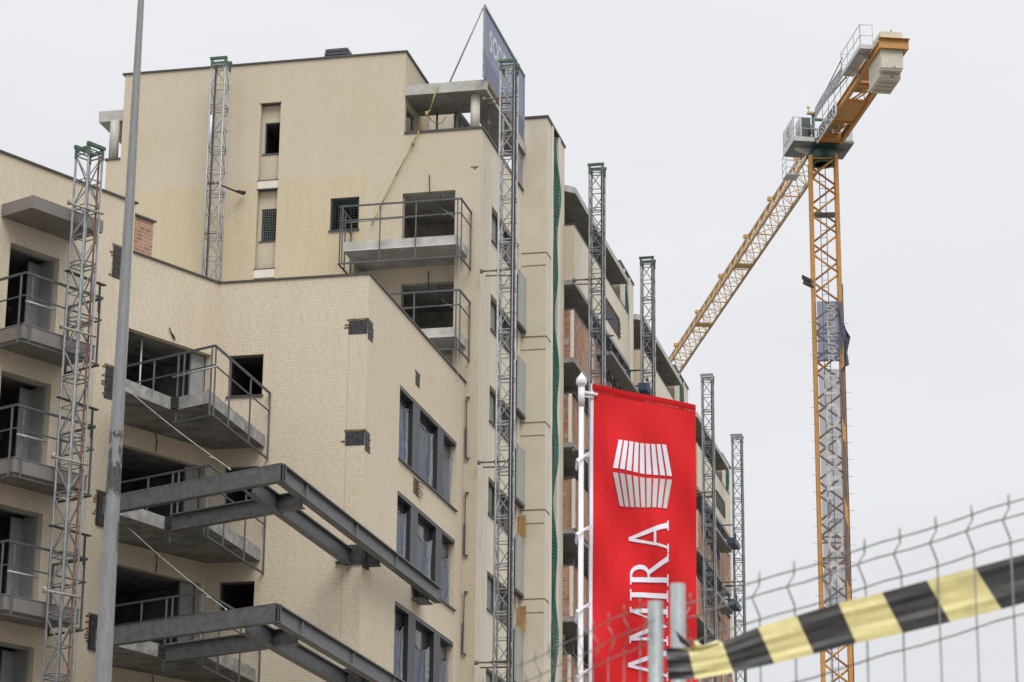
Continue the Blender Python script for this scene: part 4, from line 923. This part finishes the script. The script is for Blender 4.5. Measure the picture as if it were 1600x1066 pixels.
# mesh banners on the mast
def banner(name, y0, y1, label, mt, n=24, wav=.05, pts=None, letters='SODELOR', lsz=.5, xoff=0., tail=False):
    yq = V((0, 1, 0)); d = CY - hw - .12
    zt_, zb_ = hit(1290, y0, yq, d).z, hit(1290, y1, yq, d).z
    root = thing(name, V((CX, d, zb_)), label, 'banner')
    fn = lambda t, z: V((CX - hw * .86 + 2 * hw * .90 * t, d + wav * math.sin(t * 6 + z * 1.4) - .02, z))
    b = MB()
    for i in range(10):
        for jz in range(n):
            z0, z1 = zb_ + (zt_ - zb_) * jz / n, zb_ + (zt_ - zb_) * (jz + 1) / n
            if tail and jz == 0: z0 = zb_ + .45 * math.sin(math.pi * i / 10); z0b = zb_ + .45 * math.sin(math.pi * (i + 1) / 10)
            else: z0b = z0
            b.face([fn(i / 10, z0), fn((i + 1) / 10, z0b), fn((i + 1) / 10, z1), fn(i / 10, z1)], 0, True)
    b.build('mesh_sheet', mt, root)
    b = MB(); H_ = zt_ - zb_; nL = len(letters); step = H_ * (.94 if nL else 1) / nL
    for i, ch in enumerate(letters):
        zc = zt_ - .15 - step * i
        put_text(b, ch, lambda a, z: fn(a, z) + V((0, -.012, 0)), .5 + xoff - lsz / 2, .5 + xoff + lsz / 2, zc - step * .80, zc, .02)
    b.build('lettering', BLETT, root)
    t = MB()
    for i in range(int(H_ / .95)): 
        z = zb_ + .5 + i * .95
        t.tube(V((CX - hw * .9, d, z)), V((CX - hw - .38, d - .02, z + .06)), .012, 4); t.tube(V((CX + hw * .9, d, z)), V((CX + hw + .3, d - .02, z - .03)), .012, 4)
    t.build('banner_tie', GREYM, root)
    return fn, zt_, zb_, root
banner('mesh_banner', 471, 570, 'dark blue mesh banner with stacked pale letters, tied to the upper crane mast', MESHB, 16, .06, letters='SODELOR', lsz=.34, xoff=.05, tail=True)
banner('mesh_banner', 577, 947, 'long grey mesh banner with large pale letters, tied lower down the crane mast', MESHB2, 40, .05, letters='SODELOR', lsz=.62, xoff=.0)
# torn corner flapping beside the mast
b = MB(); yq = V((0, 1, 0)); d = CY - hw - .12
out_ = [(1309, 480), (1317, 500), (1322, 515), (1329, 527), (1326, 540), (1324, 550), (1327, 570), (1315, 577)]
inn = [(1308, 480), (1310, 500), (1312, 515), (1312, 527), (1313, 540), (1314, 550), (1315, 570), (1314.5, 577)]
for i in range(len(out_) - 1):
    for j in range(5):
        g_ = lambda i_, t: hit(inn[i_][0] + (out_[i_][0] - inn[i_][0]) * t, inn[i_][1] + (out_[i_][1] - inn[i_][1]) * t, yq, d + .25 * math.sin(t * 7 + i_) * t)
        b.face([g_(i, j / 5), g_(i, (j + 1) / 5), g_(i + 1, (j + 1) / 5), g_(i + 1, j / 5)], 0, True)
tag(b.build('torn_banner', mat('torn_banner_blue', (.10, .115, .17), .8, var=.3, vscale=1.5)), 'dark blue torn banner sheet flapping off the right side of the crane mast', 'banner')
# grey banner along the counter jib tie
b = MB(); fb = lambda a, z: K(-.9, -2.0 - a * 6.2, 55.62 + a * .1 + (z - .5) * .7 + .08 * math.sin(a * 5))
for i in range(12): b.face([fb(i / 12, 0), fb((i + 1) / 12, 0), fb((i + 1) / 12, 1), fb(i / 12, 1)], 0, True)
put_text(b, 'SODELOR', lambda a, z: fb(a, z) - S_ * .015, .1, .9, .22, .78, .02, m=1)
tag(b.build('jib_banner', [mat('jib_banner_grey', (.30, .31, .33), .7, var=.15), SIGNGREY]), 'small grey lettered banner hung along the railing of the crane counter jib', 'banner')

# ================================================================== LAMP POST, FLAG
lp = thing('lamp_post', V((-3.183, 20, 0)), 'tall tapered grey steel post with peeling dark tape, crossing the left of the photo', 'lamp post')
rad = lambda z: .0683 - (z - 4.8) * (.0683 - .0265) / 5.85
m_ = MB(); n = 28
for i in range(40):
    z0, z1 = 11.6 * i / 40, 11.6 * (i + 1) / 40; m_.tube(V((-3.183, 20, z0)), V((-3.183, 20, z1)), rad(z0), n, 0, rad(z1), False)
m_.tube(V((-3.183, 20, 0)), V((-3.183, 20, .03)), .2, 20); m_.build('shaft', POLEM, lp)
rr = random.Random(3)
def patch(z0, z1, a0, a1):
    k = 16; m_ = MB()
    for i in range(k):
        t0, t1 = R(a0 + (a1 - a0) * i / k), R(a0 + (a1 - a0) * (i + 1) / k); lo = z0 + rr.uniform(0, .09) * (z1 - z0 > .1); hi = z1 - rr.uniform(0, .05)
        P2 = lambda a, z: V((-3.183 + (rad(z) + .002) * math.cos(a), 20 + (rad(z) + .002) * math.sin(a), z))
        m_.face([P2(t0, lo), P2(t1, lo), P2(t1, hi), P2(t0, hi)], 0, True)
    m_.build('tape_remnant', POLEDK, lp)
patch(6.74, 6.86, -180, 0); patch(6.62, 6.74, -60, 0); patch(6.3, 6.60, -180, -10); patch(6.55, 6.72, -150, -110); patch(6.56, 6.68, -30, 0)
patch(5.85, 6.12, -25, 0); patch(6.17, 6.32, -170, -140); patch(6.4, 6.5, -100, -40)
fp = thing('flag_pole', V((.612, 22, 0)), 'white flagpole with pointed ball finial, carrying the red flag', 'flagpole')
m_ = MB(); m_.tube(V((.612, 22, 0)), V((.625, 22, 7.82)), .028, 14, 0, .023); m_.tube(V((.625, 22, 7.66)), V((.625, 22, 7.83)), .03, 14); m_.build('shaft', WHITE, fp)
m_ = MB(); m_.lathe(V((.625, 22, 7.83)), [(.022, 0), (.03, .012), (.048, .035), (.05, .06), (.043, .085), (.022, .11), (.006, .135), (0, .15)], 18); m_.build('finial', WHITE, fp)
m_ = MB(); m_.tube(V((.625, 22, 7.79)), V((.77, 22, 7.765)), .016, 8); m_.tube(V((.625, 22, 7.755)), V((.735, 22, 7.735)), .008, 8); m_.build('flag_arm', WHITE, fp)
X0, X1, ZTOP, ZBOT = .722, 1.643, 7.868, 3.9
def flagp(x, z, off=0.):
    """a point of the hanging cloth; x, z as seen on its mean plane"""
    t = (x - X0) / (X1 - X0); dn = (ZTOP - z) / (ZTOP - ZBOT)
    y = .03 * math.sin(t * 5.0 + .6 + dn * 2) * (.3 + dn) + .018 * math.sin(t * 13 + dn * 5 + 1) * min(1, dn * 4) + .012 * noise.noise(V((t * 3.2, z * 1.6, 2))) + .02 * math.sin(dn * 9 + t * 3)
    y += .018 * math.exp(-((t - .80 - .08 * math.sin(dn * 7)) / .05) ** 2) * min(1, max(0, dn * 7 - .8)) - .012 * math.exp(-((t - .12 - .05 * math.sin(dn * 5)) / .04) ** 2)
    y += .014 * math.exp(-((t - .45 - .25 * dn) / .05) ** 2) * min(1, dn * 3)
    y += .036 * math.sin((t * 2.2 + dn * 5.5) * 3.1) * math.exp(-((t - .25) / .4) ** 2) * min(1, dn * 5) + .02 * math.sin((t * 4 - dn * 9) * 2.6) * min(1, dn * 5)
    return V((x - .02 * dn, 22 + y - off, z))
def ztop(t): return ZTOP - .19 * t + .006 * math.sin(t * 3.1)
fl = thing('red_flag', V((.72, 22, 3.9)), 'red vertical banner flag with white striped emblem and white lettering, on the white pole', 'flag')
m_ = MB(); nx, nz_ = 46, 110
for i in range(nx):
    for j in range(nz_):
        t0, t1 = i / nx, (i + 1) / nx
        zz = lambda t, k: ZBOT + (ztop(t) - .062 - ZBOT) * k / nz_
        m_.face([flagp(X0 + (X1 - X0) * t, zz(t, k)) for t, k in ((t0, j), (t1, j), (t1, j + 1), (t0, j + 1))], 0, True)
m_.build('cloth', FLAGR, fl)
m_ = MB()
for i in range(nx):
    t0, t1 = i / nx, (i + 1) / nx
    for k0, k1 in ((0, .5), (.5, 1)): m_.face([flagp(X0 + (X1 - X0) * t, ztop(t) - .062 + .062 * k, .006 + .004 * math.sin(k * 3)) for t, k in ((t0, k0), (t1, k0), (t1, k1), (t0, k1))], 0, True)
m_.build('top_hem', FLAGD, fl)
m_ = MB()
for j in range(60): z0, z1 = ZBOT + (ZTOP - ZBOT) * j / 60, ZBOT + (ZTOP - ZBOT) * (j + 1) / 60; m_.face([flagp(X0 - .016, z0), flagp(X0 + .012, z0, .004), flagp(X0 + .012, z1, .004), flagp(X0 - .016, z1)], 0, True)
m_.build('edge_tape', FLAGW, fl)
for j, py in enumerate((722, 837, 958, 1060)):
    z = hit(918, py, V((0, 1, 0)), 22).z; m_ = MB()
    m_.face([V((.70, 21.99, z + .05)), V((.72, 21.985, z + .10)), V((.60, 21.95, z - .01)), V((.575, 21.955, z + .015))]); m_.face([V((.60, 21.95, z - .01)), V((.575, 21.955, z + .015)), V((.57, 22.03, z - .05)), V((.585, 22.03, z - .08))]); m_.build('tie_tab', FLAGW, fl)
# emblem and letters: flat cut shapes that follow the folds of the cloth
def cloth_poly(bm_out, polys, off=.004, cuts=3, m=0):
    bm = bmesh.new()
    for p in polys: bm.faces.new([bm.verts.new((x, z, 0)) for x, z in p])
    bmesh.ops.triangulate(bm, faces=bm.faces[:])
    bmesh.ops.subdivide_edges(bm, edges=bm.edges[:], cuts=cuts, use_grid_fill=True)
    bmesh.ops.triangulate(bm, faces=bm.faces[:])
    for f in bm.faces: bm_out.face([flagp(v.co.x, v.co.y, off) for v in f.verts], m, True)
    bm.free()
px2 = lambda px, py: (lambda q: (q.x, q.z))(hit(px, py, V((0, 1, 0)), 22))
def quadpx(c): return [px2(*p) for p in c]
up, lo = [], []
tl, tr, bl, br = (966.5, 687.5), (1042.5, 697), (957.5, 733), (1052.5, 746)
tl2, tr2, bl2, br2 = (957.5, 740), (1052.5, 751.5), (969, 790), (1044, 797)
mixp = lambda a, b, t: (a[0] + (b[0] - a[0]) * t, a[1] + (b[1] - a[1]) * t)
for i in range(9):
    a, b = i / 9 + .008, (i + .62) / 9 + .02
    up.append(quadpx([mixp(tl, tr, a), mixp(tl, tr, b), mixp(bl, br, b), mixp(bl, br, a)]))
    lo.append(quadpx([mixp(tl2, tr2, a), mixp(tl2, tr2, b), mixp(bl2, br2, b), mixp(bl2, br2, a)]))
m_ = MB(); cloth_poly(m_, up, .008, 5); cloth_poly(m_, lo, .008, 5, 1); m_.build('emblem', [FLAGW, FLAGG], fl)
# serif capitals, drawn in units of the cap height; x = reading direction, y = up
def ser(x, w_, y, s=1, t=.035): return [(x - w_ / 2, y), (x + w_ / 2, y), (x + w_ / 2, y + s * t), (x - w_ / 2, y + s * t)]
GL = {
 'A': ([[(.40, 1.03), (.50, 1.03), (.86, .03), (.70, .03)], [(.40, 1.03), (.45, .90), (.17, .03), (.10, .03)], [(.235, .33), (.62, .33), (.605, .39), (.255, .39)], ser(.12, .24, 0), ser(.78, .30, 0)], .92),
 'I': ([[(.12, .02), (.26, .02), (.26, .98), (.12, .98)], ser(.19, .32, 0), ser(.19, .32, 1, -1)], .40),
 'M': ([[(.14, .02), (.21, .02), (.235, .98), (.15, .98)], [(.15, 1.0), (.27, 1.0), (.64, .14), (.57, 0)], [(.60, .12), (.57, 0), (.93, 1.0), (1.0, 1.0)], [(.90, .98), (1.0, .98), (1.06, .02), (.91, .02)], ser(.17, .26, 0), ser(.98, .32, 0), ser(.16, .16, 1, -1), ser(1.0, .14, 1, -1)], 1.18),
 'T': ([[(.33, .02), (.47, .02), (.47, .96), (.33, .96)], [(.02, .94), (.78, .94), (.78, 1.0), (.02, 1.0)], [(.02, .80), (.05, .80), (.09, .94), (.02, .94)], [(.75, .80), (.78, .80), (.78, .94), (.71, .94)], ser(.40, .32, 0)], .80),
 'L': ([[(.12, .02), (.26, .02), (.26, .98), (.12, .98)], [(.12, 0), (.64, 0), (.66, .06), (.12, .06)], [(.58, .06), (.66, .06), (.68, .22), (.65, .22)], ser(.19, .32, 1, -1)], .70)}
bowl = []
for i in range(12):
    a0, a1 = R(90 - 180 * i / 12), R(90 - 180 * (i + 1) / 12); bowl.append([(.36 + .27 * math.cos(a0), .745 + .255 * math.sin(a0)), (.36 + .27 * math.cos(a1), .745 + .255 * math.sin(a1)), (.33 + .17 * math.cos(a1), .745 + .20 * math.sin(a1)), (.33 + .17 * math.cos(a0), .745 + .20 * math.sin(a0))])
GL['R'] = ([[(.12, .02), (.26, .02), (.26, .98), (.12, .98)], [(.2, .945), (.36, .945), (.36, 1.0), (.2, 1.0)], [(.2, .49), (.36, .49), (.36, .545), (.2, .545)], [(.33, .52), (.47, .52), (.86, .02), (.70, .02)], ser(.19, .32, 0), ser(.12, .14, 1, -1), ser(.82, .22, 0)] + bowl, .92)
m_ = MB(); polys = []
# last letter ends at the top; text runs upward, letter tops point left
zcur = px2(1030, 816)[1]; xb = px2(1046, 860)[0]; cap = .335
for ch in reversed('ALTAMIRA'):
    ps, wd = GL[ch]; wd_m = wd * cap * .93
    for p in ps: polys.append([(xb - .0 - y * cap - (7.0 - (zcur - wd_m)) * .004, zcur - wd_m + x * cap * .93) for x, y in p])
    zcur -= wd_m + .012
    if zcur < ZBOT + .3: break
cloth_poly(m_, polys, .009, 5); m_.build('lettering', FLAGW, fl)

# ================================================================== FENCE AND TAPE IN THE FOREGROUND
def fence_panel(name, p0, dirv, n, slope, fold, post, post_h, label, wires=(0, -.05, -.11, -.31, -.51, -.71, -.91), rw=.0023, px=.1, blen=1.6, lean=0.):
    root = thing(name, V((post.x, post.y, 0)), label, 'fence panel', 'temporary wire mesh fence panels')
    m = MB(); m.tube(V((post.x, post.y, 0)), V((post.x, post.y, post_h)), .0215, 18); m.build('post', POSTM, root)
    w_ = MB(); dv = dirv.normalized()
    P = lambda s, dz: p0 + dv * s + ZZ * (s * slope + dz)
    fo = {0: 0, -.05: 1, -.11: 0}
    for i in range(n):
        s = i * px
        jig = random.uniform(-.003, .003)
        ch = [P(s + jig, .027), P(s, 0), P(s, -.012), P(s, -.05) + fold, P(s + .0, -.098), P(s, -.11), P(s + lean * .3, wires[-1] - .05)]
        w_.path(ch, rw, 6)
    for dz in wires:
        for i in range(n):
            o = fold if dz == -.05 else V((0, 0, 0))
            q0, q1 = P((i - .5) * px, dz - .003 * math.sin(i * 1.9)), P((i + .5) * px, dz - .003 * math.sin((i + 1) * 1.9))
            w_.tube(q0 + o + V((0, -.004, 0)), q1 + o + V((0, -.004, 0)), rw, 6)
    b = P(n * px, 0)
    w_.build('wire_mesh', mat('fence_wire', (.24, .225, .21), .6, .2, var=.3, vscale=14), root)
    e = MB(); q = P((n - .4) * px, 0); e.tube(V((q.x, q.y, 0)), V((q.x, q.y, q.z - .05)), .0215, 14); e.build('post', POSTM, root)
    # the mesh carries on down to a bottom rail at ground level
    e = MB(); e.tube(V((post.x, post.y, .2)), V((q.x, q.y, .2)), .02, 10); e.build('bottom_rail', GALV, root)
    for c in (post, q):
        f = MB(); f.box((-.3, -.12, 0), (.3, .12, .12), lambda a, b2, c2: V((c.x + a, c.y + b2, c2))); f.build('foot_block', CONC, root)
    return root
Yv = V((0, 1, 0))
pR = hit(1186, 908.5, Yv, 7.0); pR2 = hit(1580, 786, Yv, 6.75); dR = V((pR2.x - pR.x, pR2.y - pR.y, 0)); slR = (pR2.z - pR.z) / dR.length
start = pR - dR.normalized() * .2 - ZZ * .2 * slR
fence_panel('mesh_fence_panel', start, dR, 30, slR, V((-.022, -.02, 0)), V((.467, 7.0, 0)), 3.018, 'wire mesh fence panel in the right foreground, with the striped tape across it')
pL = hit(1000, 948, Yv, 6.95); pL2 = hit(846, 1024, Yv, 7.55); dL = V((pL2.x - pL.x, pL2.y - pL.y, 0)); slL = (pL2.z - pL.z) / dL.length
fence_panel('mesh_fence_panel', pL, dL, 26, slL, V((.018, -.012, 0)), V((.402, 6.95, 0)), 2.958, 'wire mesh fence panel running away to the left in front of the red flag', px=.1, rw=.0016)
# tape
T_ = [((1040, 1012), (1044, 1062)), ((1075, 1013), (1086, 1061)), ((1128, 1003), (1146, 1051)), ((1184, 980), (1210, 1037)), ((1244, 962), (1272, 1022)), ((1310, 942.5), (1338, 1005)), ((1378, 926), (1411, 989.5)), ((1448, 907), (1485, 972)), ((1523, 887), (1565, 952)), ((1601, 866), (1646, 930)), ((1682, 845), (1728, 908)), ((1765, 824), (1812, 886))]
tp_ = thing('barrier_tape', hit(1128, 1003, Yv, 6.86), 'yellow and black striped barrier tape stretched from the fence post to the right edge', 'barrier tape')
m_ = MB()
for i in range(len(T_) - 1):
    mi = 1 if i % 2 == 0 else 0
    for a in range(8):
        for c in range(8):
            def tq(t, s_):
                a_, b_ = mixp(T_[i][0], T_[i + 1][0], t), mixp(T_[i][1], T_[i + 1][1], t); q = mixp(a_, b_, s_)
                x = i + t
                return hit(q[0], q[1], Yv, 6.87 + -.03 + .0022 * math.sin(s_ * 9 + x * .5) + .0012 * math.sin(s_ * 23 + x * .9) + .01 * math.sin(x * .6) + (.006 * math.sin(s_ * 14 + x) * max(0, 1 - x / 2.5)))
            m_.face([tq(a / 8, c / 8), tq((a + 1) / 8, c / 8), tq((a + 1) / 8, (c + 1) / 8), tq(a / 8, (c + 1) / 8)], mi, True)
m_.build('tape_band', [TAPEY, TAPEK], tp_)
m_ = MB()
for (pts_, mi) in (([(1055, 985), (1062, 1003), (1085, 1018), (1080, 1004), (1066, 995)], 1), ([(1061, 1013), (1092, 1022), (1126, 1003), (1120, 1001), (1095, 1012), (1082, 1016)], 0), ([(1084, 1002), (1092, 1002), (1093, 1018), (1085, 1017)], 0)):
    qs = [hit(x, y, Yv, 6.845 + .01 * (k % 2)) for k, (x, y) in enumerate(pts_)]; c0 = sum(qs, V((0, 0, 0))) / len(qs) - V((0, .012, 0))
    for a, b in zip(qs, qs[1:] + qs[:1]): m_.face([a, b, c0], mi, True)
m_.build('tape_knot', [TAPEY, TAPEK], tp_)
